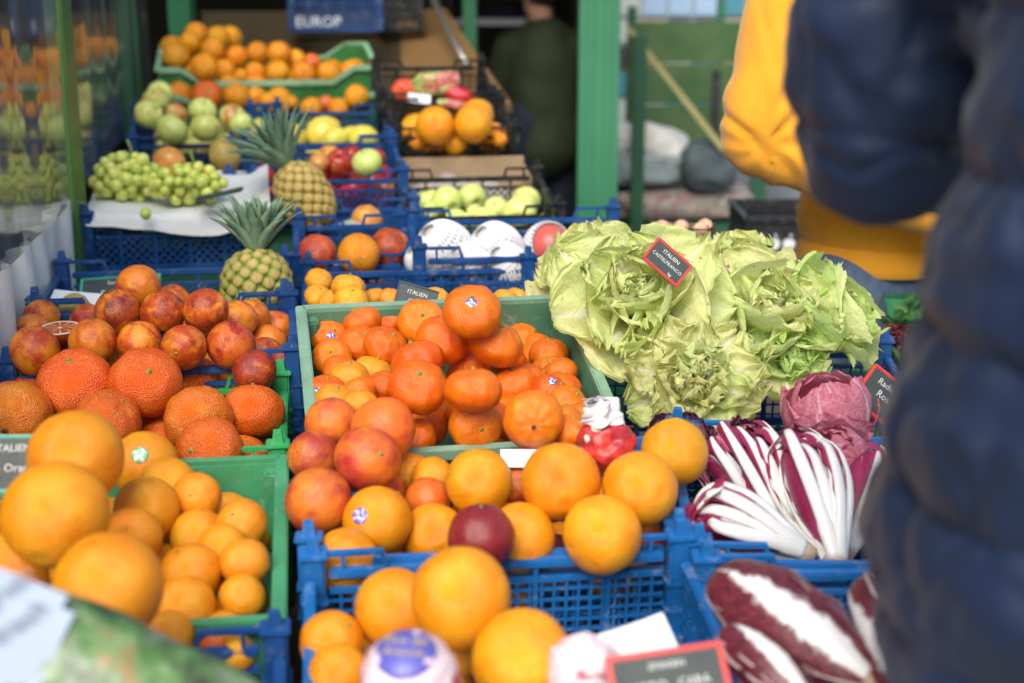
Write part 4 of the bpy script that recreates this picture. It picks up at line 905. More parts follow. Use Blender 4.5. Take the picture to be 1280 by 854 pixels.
ball_head(1040, 575, 1.78, .050, camdir(-.5, .6, .6), 9, PINK, 'small folded pink radicchio in front of the rounded pink one', 33, ruf=.07, flat=.8)
ball_head(1118, 602, 1.80, .048, camdir(.2, .7, .6), 8, PINK, 'pink radicchio partly behind the navy jacket', 34, ruf=.07)
ball_head(850, 555, 1.82, .046, camdir(.0, .8, .6), 9, PURP, 'round dark purple radicchio behind the single orange', 37, ruf=.03)
ball_head(935, 560, 1.80, .040, camdir(.2, .7, .7), 8, PURP, 'dark purple radicchio behind the upright ribbed heads', 38, ruf=.08)
# dark salad in the green crate, ground-cover like
SAL = leaf_mat('dark_salad', (.05, .17, .045), (.04, .14, .04), (.14, .28, .10), .2, 0, .3); SALR = leaf_mat('red_salad', (.12, .02, .025), (.08, .012, .02), (.2, .06, .05), .15, 0, .3)
q = C['G9']; rs = random.Random(3); b = MB(); uvs = []
for i in range(420):
    c0 = q['o'].matrix_basis @ Vector((rs.uniform(-.2, .2), rs.uniform(-.14, .15), rs.uniform(-.06, .012)))
    dr = Vector((rs.gauss(0, 1), rs.gauss(0, 1), abs(rs.gauss(0, .8)) + .2)).normalized(); sdv = dr.cross(Vector((rs.gauss(0, 1), rs.gauss(0, 1), .5))).normalized(); nr = dr.cross(sdv); L = rs.uniform(.02, .036); wd = L * .33
    vs = []
    for a in range(6):
        s = a / 5; wv = wd * math.sin(math.pi * min(.97, .12 + .85 * s) ** .8)
        for tt in (-1, 0, 1): vs.append(c0 + dr * L * s + sdv * wv * tt + nr * (L * .35 * s * s * -1 + (.25 * wv if tt == 0 else 0) * -1)); uvs.append(((tt + 1) / 2, s))
    b.add(vs, [(a * 3 + k, a * 3 + k + 1, a * 3 + k + 4, a * 3 + k + 3) for a in range(5) for k in (0, 1)])
me = b.mesh('salad_leaves', SAL, True); ul = me.uv_layers.new(name='UVMap'); ids = np.zeros(len(me.loops), dtype=np.int32); me.loops.foreach_get('vertex_index', ids); ul.data.foreach_set('uv', np.array(uvs, dtype=np.float32)[ids].ravel())
place(me, 'salad_leaves', label='small dark green salad leaves filling the green crate', cat='salad', kind='stuff')
head(1128, 428, 2.32, .035, camdir(0, .8, .5), 14, [SALR], 'dark red leafy rosette among the green salad leaves', 'salad_rosette', 'salad', seed=41, ruf=.008, jag=.1)
# ribbed radicchio with long white stalks
WR = mat('white_rib', (.78, .78, .74), .32, .5); t = NT(WR); t.l(t.ramp(t.noise(14, 3, .5), [(.3, (.72, .73, .66)), (.7, (.82, .81, .82))]), t.p.inputs['Base Color']); t.p.inputs['Subsurface Weight'].default_value = .15; t.p.inputs['Subsurface Scale'].default_value = .006
t.l(t.bump(t.noise(120, 2, .5), .1, .002), t.p.inputs['Normal'])
PB = noisy('purple_blade', (.22, .012, .06), (.36, .03, .11), 40, .38, .3, 120, .002)
BUTT = noisy('root_end', (.45, .30, .20), (.6, .45, .32), 60, .8, .4)
def ribbed_head(base, tip, R, n, label, seed, hook=.25, spread=1.0, group='white ribbed radicchio heads', up=None, rw=.0085):
    B, T = at(*base), at(*tip); ax = (T - B); L = ax.length; ax /= L
    X = ((up or -VF) - ax * (up or -VF).dot(ax)).normalized(); Y = ax.cross(X); M = frame(B, X, Y, ax)
    o = empty('ribbed_radicchio', label, 'radicchio', group, m=M); rs = random.Random(seed)
    for i in range(n):
        k = (i % 2) * .42 + (.0 if i < n * .7 else .25) + rs.uniform(0, .08)   # outer and inner circles of stalks
        a = 2 * math.pi * i / n * (1 if i < n * .7 else 1.43) + rs.uniform(-.12, .12); Ro = R * (1.0 - .75 * k); Lk = L * rs.uniform(.88, 1.08) * (1 - .12 * k)
        pts = []; N2 = 24; tw = rs.uniform(-.30, .30); hk_ = hook * rs.uniform(.6, 1.5); side_b = rs.uniform(-.9, .9)
        for j in range(N2 + 1):
            s = j / N2; rho = Ro * (.20 + .80 * math.sin(math.pi * .5 * min(1, s / .62)) ** 1.2) * spread ** s
            z = Lk * s; aa = a + tw * s
            if s > .68:                           # the end of a stalk curls over towards the middle
                h = (s - .68) / .32; th = h * (.5 + 2.3 * hk_); rc_ = Lk * .32 / max(.4, th) * h if th > 1e-3 else 0
                z = Lk * (.68 + .32 * h * math.cos(th * .5) ** 1); rho = rho - Lk * .30 * h * math.sin(th * .5) * hk_ * 1.5; aa += side_b * h * h * hk_
            pts.append(Vector((rho * math.cos(aa), rho * math.sin(aa), z)))
        b = MB(); rad = [rw * (.95 + .25 * math.sin(math.pi * (j / N2) ** .6)) * (1 - .62 * max(0, (j / N2 - .55) / .45) ** 1.6) * (1.2 if j < 5 else 1) for j in range(N2 + 1)]
        b.tube(pts, rad, 12, True, .60, side=Vector((-math.sin(a), math.cos(a), 0))); nw = len(b.f)
        for sg in (-1, 1):                        # purple blade along each edge, widest round the tip, rolled inwards
            vs = []
            for j in range(N2 + 1):
                s = j / N2; p = pts[j]; rd = Vector((math.cos(a), math.sin(a), 0)); ta = Vector((-math.sin(a + tw * s), math.cos(a + tw * s), 0))
                bw = rw * (.08 + .9 * max(0, (s - .25)) ** 1.2 + 1.9 * max(0, s - .66) ** 1.0) * (1 + .5 * noise.noise(Vector((s * 6, seed + i, sg)))); rr_ = rad[j]
                for kk in (0, .33, .66, 1):
                    vs.append(p + ta * sg * (rr_ * .78 + bw * math.sin(kk * 1.5)) - rd * (bw * 1.1 * (1 - math.cos(kk * 1.9)) + .001) + rd * .0018 * kk * math.sin(s * 34 + i * 2 + sg))
            b.add(vs, [(j * 4 + q_, j * 4 + q_ + 1, j * 4 + q_ + 5, j * 4 + q_ + 4) for j in range(N2) for q_ in (0, 1, 2)])
        me = b.mesh('leaf', WR, True); me.materials.append(PB)
        me.polygons.foreach_set('material_index', [0] * nw + [1] * (len(b.f) - nw)); place(me, 'leaf', o)
    # dark leaf mass showing between the stalks
    b = MB(); b.add([(x * R * .55, y * R * .55, L * .52 + z * L * .40) for x, y, z in ico(4)[0]], ico(4)[1]); b.build('heart', PB, o, True)
    b = MB(); b.lathe([(0, -.014), (R * .20, -.013), (R * .30, -.002), (R * .32, .008)], 14); b.build('root_end', BUTT, o, True)
    return o
ribbed_head((1005, 690, 1.60), (842, 632, 1.63), .043, 18, 'white ribbed radicchio head lying on its side, curled end by the oranges', 2, hook=.75, rw=0.0071)
ribbed_head((990, 690, 1.68), (915, 535, 1.80), .042, 16, 'upright fan of white ribs behind the lying head', 4, hook=.25, spread=1.25, rw=0.0057)
ribbed_head((950, 640, 1.74), (880, 560, 1.78), .030, 12, 'short white ribbed head right beside the single orange', 5, hook=.2, spread=1.2, rw=.0056)
ribbed_head((1045, 704, 1.60), (985, 528, 1.74), .044, 18, 'white and purple ribbed head in the middle of its crate', 7, hook=.6, spread=1.1, rw=0.0066)
ribbed_head((1058, 690, 1.68), (1082, 560, 1.76), .036, 15, 'ribbed head leaning to the right beside the jacket', 9, hook=.4, spread=1.15, rw=0.0061)
ribbed_head((1120, 690, 1.70), (1115, 560, 1.76), .036, 13, 'ribbed head partly hidden behind the navy jacket', 12, hook=.4, spread=1.1, rw=0.0061)
# long dark red heads at the front
def trev_mat():
    m = mat('mottled_red_leaf', (.2, .02, .04), .4); t = NT(m); uv = t.n('UVMap').outputs[0]; sp = t.n('SeparateXYZ'); t.l(uv, sp.inputs[0]); S = sp.outputs[1]
    at_ = t.math('ABSOLUTE', t.math('MULTIPLY_ADD', sp.outputs[0], 2, -1)); nn = t.noise(45, 5, .7); n3 = t.noise(160, 4, .7)
    pu = t.ramp(n3, [(.35, (.055, .010, .018)), (.6, (.16, .022, .035)), (.8, (.3, .12, .12))])
    th = t.math('MULTIPLY_ADD', t.math('POWER', t.math('SUBTRACT', 1.02, S), .6), .62, -.14); f = t.ramp(t.math('ADD', t.math('MULTIPLY', t.math('SUBTRACT', th, at_), 5), t.math('MULTIPLY_ADD', t.noise(70, 5, .8), 3.6, -1.5)), [(.2, (0, 0, 0)), (.75, (1, 1, 1))])
    cc = t.mix(f, pu, (.76, .75, .74)); ed = t.ramp(at_, [(.93, (0, 0, 0)), (.97, (1, 1, 1))]); cc = t.mix(ed, cc, (.62, .55, .52)); t.l(cc, t.p.inputs['Base Color'])
    t.l(t.bump(t.math('ADD', nn, f), .3, .004), t.p.inputs['Normal']); return m
TREV = trev_mat()
def long_head(base, tip, R, label, seed, roll=0.0):
    B, T = at(*base), at(*tip); ax = T - B; L = ax.length; ax /= L; X = (VU * .5 - VF - ax * (VU * .5 - VF).dot(ax)).normalized(); Y = ax.cross(X); M = frame(B, X, Y, ax) @ Matrix.Rotation(roll, 4, 'Z')
    o = empty('long_radicchio', label, 'radicchio', 'long dark red radicchio heads', m=M); rs = random.Random(seed)
    for i, (a, rr_, ln) in enumerate(((0, 1.0, 1.0), (2.0, .96, .97), (-2.1, .97, .98), (.9, .84, .94), (-.9, .82, .93), (2.9, .8, .92))):
        vs = []; uvs = []; nu, nv = 28, 20
        for ii in range(nu + 1):
            s = ii / nu; rho = R * rr_ * (.34 + .66 * math.sin(math.pi * .5 * min(1, s / .5)) ** .9) * math.sqrt(max(.004, 1 - max(0, (s - .5) / .502) ** 2.6))
            wa = (.55 + .72 * math.sin(math.pi * min(1, .08 + s * .80)) ** .6)
            for j in range(nv + 1):
                t_ = 2 * j / nv - 1; aa = a + t_ * wa; e = abs(t_) ** 3
                rr2 = rho * (1 + .07 * e + .05 * noise.noise(Vector((s * 5, t_ * 2, seed + i))) + .05 * e * math.sin(s * 22 + i)); ridge = .05 * R * math.exp(-(t_ / .22) ** 2) * (1 - s)
                vs.append(((rr2 + ridge) * math.cos(aa), (rr2 + ridge) * math.sin(aa), s * L * ln)); uvs.append(((t_ + 1) / 2, s))
        fs = [(p * (nv + 1) + j, p * (nv + 1) + j + 1, (p + 1) * (nv + 1) + j + 1, (p + 1) * (nv + 1) + j) for p in range(nu) for j in range(nv)]
        b = MB(); b.add(vs, fs); me = b.mesh('leaf', TREV, True); ul = me.uv_layers.new(name='UVMap'); ids = np.zeros(len(me.loops), dtype=np.int32); me.loops.foreach_get('vertex_index', ids); ul.data.foreach_set('uv', np.array(uvs, dtype=np.float32)[ids].ravel()); place(me, 'leaf', o)
    b = MB(); b.lathe([(0, -.010), (R * .25, -.009), (R * .33, .002), (R * .30, .01)], 14); b.build('root_end', BUTT, o, True)
long_head((1088, 852, 1.24), (893, 722, 1.36), .042, 'long dark red radicchio with a white rib, left in the front crate', 1)
long_head((1150, 850, 1.20), (1078, 728, 1.33), .030, 'long radicchio with pale edge half behind the navy jacket', 2, .9)
long_head((1185, 900, 1.18), (1075, 790, 1.30), .030, 'dark mottled radicchio lying lowest in the front right crate', 3, -.4)
for (bx, tx, lb, sd_) in (((1010, 880, 1.22), (905, 790, 1.30), 'radicchio half hidden under the left long head', 4), ((1200, 800, 1.30), (1120, 740, 1.42), 'radicchio at the back of the front right crate', 5)): long_head(bx, tx, .026, lb, sd_, .3)
# ------------------------------------------------------------------ pineapples
PB_ = noisy('pineapple_skin', (.10, .13, .03), (.20, .17, .05), 40, .6)
def fruitlet_mat(name, cols):
    m = mat(name, cols[0], .5); t = NT(m); v = t.n('VectorMath', operation='LENGTH'); sx = t.n('Mapping'); sx.inputs['Scale'].default_value = (1, 1, 0); t.l(t.tc(), sx.inputs[0]); t.l(sx.outputs[0], v.inputs[0])
    n_ = t.noise(2.5, 4, .7, vec=t.shifted()); t.l(t.ramp(t.math('ADD', v.outputs['Value'], t.math('MULTIPLY_ADD', n_, .5, -.25)), [(0, cols[0]), (.35, cols[1]), (.75, cols[2]), (.98, cols[3])]), t.p.inputs['Base Color'])
    t.l(t.bump(t.noise(6, 3, .6), .3, .1), t.p.inputs['Normal']); return m
FG = fruitlet_mat('green_fruitlet', [(.62, .42, .22), (.55, .38, .12), (.30, .32, .05), (.10, .18, .03)])
FY = fruitlet_mat('yellow_fruitlet', [(.66, .50, .32), (.60, .42, .12), (.50, .36, .07), (.14, .17, .04)])
def fruitlet_mesh(m):
    b = MB(); vs = []; rings = [(1.04, -.18), (.98, .12), (.72, .30), (.35, .36)]
    for r, z in rings:
        for k in range(6): a = math.pi / 3 * k + math.pi / 6; vs.append((r * math.cos(a), r * math.sin(a) * .92, z))
    vs.append((0, .05, .36)); n = len(vs) - 1
    fs = [(i * 6 + k, i * 6 + (k + 1) % 6, (i + 1) * 6 + (k + 1) % 6, (i + 1) * 6 + k) for i in range(3) for k in range(6)] + [(18 + k, 18 + (k + 1) % 6, n) for k in range(6)]
    b.add(vs, fs); b.add([(-.30, -.25, .30), (.30, -.25, .30), (.0, .62, .52), (0, -.1, .48)], [(0, 1, 3), (1, 2, 3), (2, 0, 3)]); return b.mesh('fruitlet', m, True)
CROWN = noisy('pineapple_crown_leaf', (.12, .24, .13), (.26, .38, .24), 25, .5, .2)
def pineapple(p, axis, rx, rz, fm, label, seed, nleaf=52, cl=.13, spread=1.0):
    q = axis.normalized().to_track_quat('Z', 'Y'); o = empty('pineapple', label, 'pineapple', m=Matrix.Translation(p) @ q.to_matrix().to_4x4()); rs = random.Random(seed)
    b = MB(); b.add([(x * rx * .95, y * rx * .95, z * rz * .97) for x, y, z in IV[:]], IF) if False else b.lathe([(max(.0005, rx * .95 * math.sqrt(max(0, 1 - abs(k / 12) ** 2.6))), rz * k / 12) for k in range(-12, 13)], 24)
    b.build('body', PB_, o, True); n = 120; me = fruitlet_mesh(fm); rf = math.sqrt(4 * math.pi * rx * rz * 1.05 / n / math.pi) * 1.06
    for i in range(n):
        z = 1 - 2 * (i + .5) / n; a = i * 2.39996; zz = math.copysign(abs(z) ** .92, z); rr = math.sqrt(max(0, 1 - abs(zz) ** 2.6)); ps = Vector((rx * rr * math.cos(a), rx * rr * math.sin(a), rz * zz))
        nr = Vector((ps.x / rx ** 2, ps.y / rx ** 2, ps.z / rz ** 2 * abs(zz) ** .6)).normalized(); up = (Vector((0, 0, 1)) - nr * nr.z); up = up.normalized() if up.length > .05 else Vector((1, 0, 0)); xx = up.cross(nr)
        mm = frame(ps * .97, xx, up, nr) @ Matrix.Scale(rf * rs.uniform(.94, 1.05), 4); place(me, 'fruitlet', o, m=mm)
    for i in range(nleaf):
        k = i / nleaf; a = i * 2.39996; L = cl * (.55 + .45 * math.sin(math.pi * (k * .8 + .25))) * rs.uniform(.85, 1.1); ph = (.66 * (1 - k) ** .9 + .05) * spread; r, z = rx * .22 * (1 - k * .6), rz * .96 + .018 * k; wd = .0125 * (1.1 - .35 * k); vs = []
        for j in range(9):
            s = j / 8; pp = ph + .55 * s * s * (1 - k) * spread; w_ = wd * (1 - s ** 2.2) * (1.1 if j else .9) + .0004; rad = Vector((math.cos(a), math.sin(a), 0)); ta = Vector((-math.sin(a), math.cos(a), 0)); c_ = rad * r + Vector((0, 0, z)); nn = rad * math.cos(pp) - Vector((0, 0, 1)) * math.sin(pp)
            vs += [c_ - ta * w_ - nn * w_ * .5, c_ + nn * .0012, c_ + ta * w_ - nn * w_ * .5, c_ - nn * w_ * .1 - nn * .001]
            r += math.sin(pp) * L / 8; z += math.cos(pp) * L / 8
        b = MB(); b.add(vs, [f for j in range(8) for f in ((j * 4, j * 4 + 1, j * 4 + 5, j * 4 + 4), (j * 4 + 1, j * 4 + 2, j * 4 + 6, j * 4 + 5), (j * 4 + 2, j * 4 + 3, j * 4 + 7, j * 4 + 6), (j * 4 + 3, j * 4, j * 4 + 4, j * 4 + 7))]); b.build('crown_leaf', CROWN, o, True)
    return o
pineapple(at(321, 362, 2.40), camdir(.0, 1, .12), .059, .068, FG, 'upright pineapple with green brown eyes behind the blood oranges', 3, cl=.098)
pineapple(at(381, 246, 2.90), camdir(-.55, 1, .2), .054, .074, FY, 'yellow pineapple leaning left against the crate of red apples', 5, cl=.125, spread=1.15)
b = MB(); q = at(385, 300, 2.93); b.box((q.x, q.y, (q.z + .55) / 2 + .0), (.14, .12, q.z - .55), ch=.003); b.build('riser_block', DGREEN, None, label='dark green block beneath the leaning yellow pineapple', cat='block')
# ------------------------------------------------------------------ grapes on white paper
GRAPE = mat('green_grape', (.46, .58, .12), .22, .5); t = NT(GRAPE); v = t.shifted()
t.l(t.ramp(t.math('ADD', t.math('MULTIPLY', t.noise(1.2, 3, .6, vec=v), .7), t.math('MULTIPLY', t.rnd(), .3)), [(.3, (.50, .62, .10)), (.6, (.72, .76, .18)), (.8, (.78, .74, .24))]), t.p.inputs['Base Color'])
GRAPE.node_tree.nodes['Principled BSDF'].inputs['Subsurface Weight'].default_value = .3; GRAPE.node_tree.nodes['Principled BSDF'].inputs['Subsurface Scale'].default_value = .01
gv, gf = ico(3); b = MB(); b.add([(x, y, z * 1.12) for x, y, z in gv], gf); GM = b.mesh('grape', GRAPE, True)
def bunch(u, v, d, sx, sy, sz, n, label, seed, gr=.0118):
    o = empty('grape_bunch', label, 'grapes', 'bunches of green grapes', loc=at(u, v, d)); rs = random.Random(seed); pts = []
    tries = 0
    while len(pts) < n and tries < 40000:
        tries += 1; p = Vector((rs.uniform(-1, 1), rs.uniform(-1, 1), rs.uniform(-1, 1)))
        if p.length > 1: continue
        p = Vector((p.x * sx * (1.05 - .15 * p.z), p.y * sy, p.z * sz))
        if all((p - q).length > gr * 1.75 for q in pts): pts.append(p)
    for p in pts:
        k = gr * rs.uniform(.82, 1.18); place(GM, 'grape', o, m=Matrix.Translation(p) @ Vector((rs.gauss(0, 1), rs.gauss(0, 1), rs.gauss(0, 1))).to_track_quat('Z', 'Y').to_matrix().to_4x4() @ Matrix.Scale(k, 4))
    b = MB(); b.tube([(0, 0, -sz * .5), (.005, 0, sz * .6), (.014, .0, sz + .012), (.008, -.005, sz + .032)], .003, 7); b.build('stalk', STEM, o, True); return o
bunch(158, 222, 2.90, .062, .055, .046, 125, 'large bunch of green grapes at the left on the white paper', 2)
bunch(235, 230, 2.87, .066, .050, .036, 105, 'bunch of yellowish green grapes at the right on the white paper', 4)
place(GM, 'grape', m=Matrix.Translation(at(182, 267, 2.78)) @ Matrix.Scale(.011, 4), label='single green grape lying loose on the white paper', cat='grape')
PAPER = noisy('white_wrapping_paper', (.68, .70, .70), (.80, .82, .81), 10, .7, .25)
q = C['L4']; Mq = q['o'].matrix_basis; b = MB(); vs = []; nx, ny = 40, 34
for i in range(nx + 1):
    for j in range(ny + 1):
        x = -.165 + .36 * i / nx; y = -.185 + .36 * j / ny; z = .020 + .004 * math.sin(x * 30 + 2) * math.sin(y * 22) + .005 * noise.noise(Vector((x * 16, y * 16, 2))); yy = y
        if y < -.150: z -= (-.150 - y) * 1.2 * (.7 + .3 * math.sin(x * 17 + 1)); yy = -.158 - (-.150 - y) * .35
        if x > .155: z += .018 * ((x - .155) / .04)
        vs.append((x, yy - .012 * x / .17, z))
b.add(vs, [(i * (ny + 1) + j, (i + 1) * (ny + 1) + j, (i + 1) * (ny + 1) + j + 1, i * (ny + 1) + j + 1) for i in range(nx) for j in range(ny)]); me = b.mesh('wrapping_paper', PAPER, True)
for v_ in me.vertices: v_.co = Mq @ v_.co
place(me, 'wrapping_paper', label='white paper spread over the blue crate under the grapes', cat='paper')
b = MB(); b.box((0, 0, -.004), (.30, .26, .008)); b.build('tray', BLUE, None, m=Mq @ Matrix.Translation((0, 0, -.004)), label='flat blue tray under the white paper and grapes', cat='tray')
# ------------------------------------------------------------------ price boards
REDF = mat('red_frame', (.62, .06, .05), .4); GRNF = mat('green_frame', (.04, .38, .24), .4); BLKF = mat('dark_frame', (.03, .05, .045), .5)
def board(c, d, right, upv, W, H, fm, lines, label, fw=.05, size=.3, dz=(0, 0)):
    """c: centre seen at distance d; right/upv: image directions plus a depth slope"""
    o_ = at(*c, d); X = (VR * right[0] - VU * right[1] + VF * right[2]).normalized(); Y = (VR * upv[0] - VU * upv[1] + VF * upv[2]); Y = (Y - X * Y.dot(X)).normalized(); Zn = X.cross(Y)
    o = empty('price_board', label, 'sign', m=frame(o_, X, Y, Zn)); b = MB(); b.box((0, 0, 0), (W - .002, H - .002, .003)); b.build('slate', SLATE, o)
    f = fw * W
    b = MB()
    for y in (-1, 1): b.box((0, y * (H - f) / 2, .0005), (W, f, .006), ch=.0015)
    for x in (-1, 1): b.box((x * (W - f) / 2, 0, .0007), (f, H - .4 * f, .0056), ch=.0012)
    b.build('frame', fm, o)
    for body, x, y, sz in lines: text(body, sz * H, CHALK, o, Matrix.Translation((x * W, y * H, .0022)), ext=.0002)
    return o
board((834, 328), 1.93, (49, 42, 4), (30, -26, 14), .062, .040, REDF, [('ITALIEN', .0, .22, .2), ('CASTELFRANCO', 0, -.05, .17), ('kg', .2, -.32, .16)], 'red framed slate reading ITALIEN CASTELFRANCO stuck in the lettuce', .055)
board((1108, 500), 1.90, (62, 48, 10), (30, -38, 6), .085, .060, REDF, [('Radicchio', -.02, .24, .20), ('Rosa', -.05, .0, .22), ('8.', .22, -.15, .22)], 'red framed slate behind the pink radicchio beside the jacket', .055)
board((150, 366), 2.42, (1, -.08, .1), (-.9, -1, .8), .135, .075, GRNF, [('Sardinien', .0, .30, .16), ('Sanguine', .02, -.02, .27)], 'green framed slate behind the top blood orange', .035)
board((520, 374), 2.13, (1, .28, .1), (-.1, -1, .2), .062, .040, BLKF, [('ITALIEN', 0, .2, .22), ('Clem.', 0, -.15, .25)], 'dark slate leaning behind the mandarins by the clementines', .02)
board((15, 580), 1.50, (1, -.01, .02), (0, -1, .25), .13, .062, GRNF, [('ITALIEN', 0, .26, .18), ('Bio - Orange', -.02, -.08, .2)], 'green framed slate behind the large oranges at the left edge', .03)
board((838, 858), 1.17, (1, -.12, .12), (.08, -1, .5), .100, .062, REDF, [('SPANIEN', .0, .28, .13), ('MORO   CARA', 0, .02, .17), ('kg  4.-', .2, -.28, .16)], 'red framed slate at the front in the front middle crate', .05)
board((275, 243), 2.80, (60, -14, 4), (22, -14, 40), .09, .05, BLKF, [], 'dark slate lying on the white paper beside the grapes', .02)
def card(c, d, right, upv, W, H, m_, name, label, cat):
    o_ = at(*c, d); X = (VR * right[0] - VU * right[1] + VF * right[2]).normalized(); Y = (VR * upv[0] - VU * upv[1] + VF * upv[2]); Y = (Y - X * Y.dot(X)).normalized(); Zn = X.cross(Y)
    b = MB(); vs = []; n = 10
    for i in range(n + 1):
        for j in range(n + 1): x, y = -.5 + i / n, -.5 + j / n; vs.append((x * W, y * H, .10 * H * (x * x - .1) + .03 * W * y * x))
    b.add(vs, [(i * (n + 1) + j, (i + 1) * (n + 1) + j, (i + 1) * (n + 1) + j + 1, i * (n + 1) + j + 1) for i in range(n) for j in range(n)])
    o = b.build(name, m_, None, True, m=frame(o_, X, Y, Zn), label=label, cat=cat); return o
card((658, 573), 1.70, (1, -.0, .0), (0, -1, .3), .062, .022, WHITE, 'white_card', 'small white card on the front rim of the mandarin crate', 'card')
card((790, 808), 1.26, (1, -.30, .1), (.3, -1, 1.2), .075, .05, WHITE, 'white_card', 'folded white card behind the red framed slate at the front', 'card')
card((432, 282), 2.98, (1, -.3, 0), (.2, -1, 1.2), .07, .04, noisy('grey_paper', (.35, .38, .33), (.5, .52, .46), 20, .7), 'grey_card', 'grey paper between the two peach coloured fruit', 'card')
card((100, 378), 2.36, (1, .1, 0), (0, -1, 1.0), .10, .05, WHITE, 'white_paper', 'white paper lying under the green framed slate', 'paper')
card((524, 123), 3.75, (1, .1, .1), (.1, -1, .8), .06, .035, WHITE, 'white_card', 'white label on the red packages in the black crate', 'card')
put_fruit('pear', at(93, 388, 2.32), .028, 'brown fruit beside the white paper behind the blood oranges', 'single brown fruit', scar=(0, 0))
# ------------------------------------------------------------------ cut blood orange
CUT = mat('cut_flesh', (.6, .2, .1), .25, .5); t = NT(CUT); sp = t.n('SeparateXYZ'); t.l(t.tc(), sp.inputs[0]); an = t.math('ARCTAN2', sp.outputs[1], sp.outputs[0]); rl = t.n('VectorMath', operation='LENGTH'); t.l(t.tc(), rl.inputs[0]); rd = rl.outputs['Value']
seg = t.math('ABSOLUTE', t.math('MULTIPLY_ADD', t.math('FRACT', t.math('MULTIPLY', an, 10 / 6.2832)), 2, -1)); segm = t.ramp(seg, [(.80, (0, 0, 0)), (.90, (1, 1, 1))])
fl = t.ramp(t.noise(5, 5, .8), [(.35, (.75, .30, .07)), (.5, (.55, .10, .03)), (.65, (.20, .01, .02))]); cc = t.mix(segm, fl, (.75, .55, .35)); cc = t.mix(t.ramp(rd, [(.80, (0, 0, 0)), (.84, (1, 1, 1))]), cc, (.82, .70, .45)); cc = t.mix(t.ramp(rd, [(.10, (1, 1, 1)), (.13, (0, 0, 0))]), cc, (.8, .7, .5)); t.l(cc, t.p.inputs['Base Color'])
pc = at(75, 410, 2.08); qz = (Vector((0, 0, 1)) - VF * .10).normalized().to_track_quat('Z', 'Y'); rc = .0305
b = MB(); n_ = 40; b.lathe([(.0005, -1)] + [(math.sin(a), -math.cos(a)) for a in [i * math.pi / 2 / 12 for i in range(1, 13)]], n_); ho = b.build('half_orange', F['blood'], None, True, m=Matrix.Translation(pc) @ qz.to_matrix().to_4x4() @ Matrix.Scale(rc, 4), label='halved blood orange with its cut face up on the heap', cat='orange')
b = MB(); b.lathe([(1.0, .0), (.97, .02), (.82, .015), (.4, .02), (.001, .015)], n_); b.build('cut_face', CUT, ho)
# ------------------------------------------------------------------ foam netted fruit
NETM = mat('white_foam_net', (.66, .67, .68), .8); PRED = mat('blush_fruit', (.55, .10, .08), .35); CREAM = noisy('pale_skin_under_net', (.56, .50, .46), (.66, .62, .58), 14, .5)
def netted(u, v, d, rx, ry, label, axis=camdir(-.6, .6, .4), show=0.0):
    q = axis.normalized().to_track_quat('Z', 'Y'); o = empty('netted_fruit', label, 'fruit', 'fruit in white foam nets', m=Matrix.Translation(at(u, v, d)) @ q.to_matrix().to_4x4())
    b = MB(); b.lathe([(max(.0005, rx * .93 * math.sin(math.pi * k / 16)), -ry * .95 * math.cos(math.pi * k / 16)) for k in range(17)], 28); b.build('fruit', PRED if show else CREAM, o, True)
    b = MB(); n, k1 = 34, 22; top = math.pi * (.93 - show)
    def S(a, th, e=0): rr = (rx + e) * math.sin(th) ** .85 + .001; return Vector((rr * math.cos(a), rr * math.sin(a), -(ry + e) * math.cos(th)))
    for i in range(n):
        for sg in (-1, 1):
            pts = [S(2 * math.pi * i / n + sg * .9 * (j / k1) * 1.2, math.pi * .08 + (top - math.pi * .08) * j / k1, .0012 if sg > 0 else 0) for j in range(k1 + 1)]; b.tube(pts, .0027, 5, False)
    b.build('foam_net', NETM, o, True); return o
for (u, v, d, rx, ry, sh_) in ((558, 312, 2.66, .048, .056, 0), (622, 312, 2.68, .046, .052, 0), (588, 332, 2.60, .036, .042, 0), (637, 333, 2.60, .036, .042, 0), (686, 308, 2.70, .045, .048, .35), (742, 302, 2.74, .03, .034, 0), (530, 328, 2.62, .03, .034, 0)):
    netted(u, v, d, rx, ry, {558: 'leftmost large fruit in a white foam net', 622: 'second large fruit from left in a white foam net', 588: 'smaller netted fruit lying in front between two large ones', 637: 'smaller netted fruit in front at the right', 686: 'netted fruit with its red skin showing', 742: 'netted fruit peeping out above the lettuce', 530: 'small netted fruit low at the left crate corner'}[u], show=sh_, axis=camdir(-.5, .5, .5) if not sh_ else camdir(.5, .1, .8))
# ------------------------------------------------------------------ wrapped oranges
def wrap_mat(name, c1, c2, c3):
    m = mat(name, c1, .4); t = NT(m); v1 = t.vor(28, out='Distance'); a = t.ramp(v1, [(.0, c2), (.22, c2), (.26, c3), (.34, c3), (.38, c1)]); bb = t.mix(t.ramp(t.noise(30, 3, .6), [(.56, (0, 0, 0)), (.58, (1, 1, 1))]), a, c3); t.l(bb, t.p.inputs['Base Color']); t.l(t.bump(t.noise(60, 4, .6), .5, .004), t.p.inputs['Normal']); return m
WRAP = wrap_mat('red_printed_tissue', (.66, .045, .035), (.78, .62, .42), (.40, .03, .04)); TISS = mat('white_tissue', (.75, .74, .76), .6)
def crumple(v, amp, f, s): return v + v.normalized() * amp * (noise.noise(v * f + Vector((s, s, s))) + .6 * noise.noise(v * f * 2.3))
o = empty('wrapped_orange', 'orange wrapped in red printed tissue with a white twisted top', 'orange', m=Matrix.Translation(at(757, 556, 1.70)) @ camdir(-.1, 1, .2).to_track_quat('Z', 'Y').to_matrix().to_4x4())
b = MB(); b.add([crumple(Vector(p) * .035, .006, 45, 3) for p in IV], IF); b.build('wrapper', WRAP, o, True)
b = MB(); prof = []; vs = []; nn_ = 36
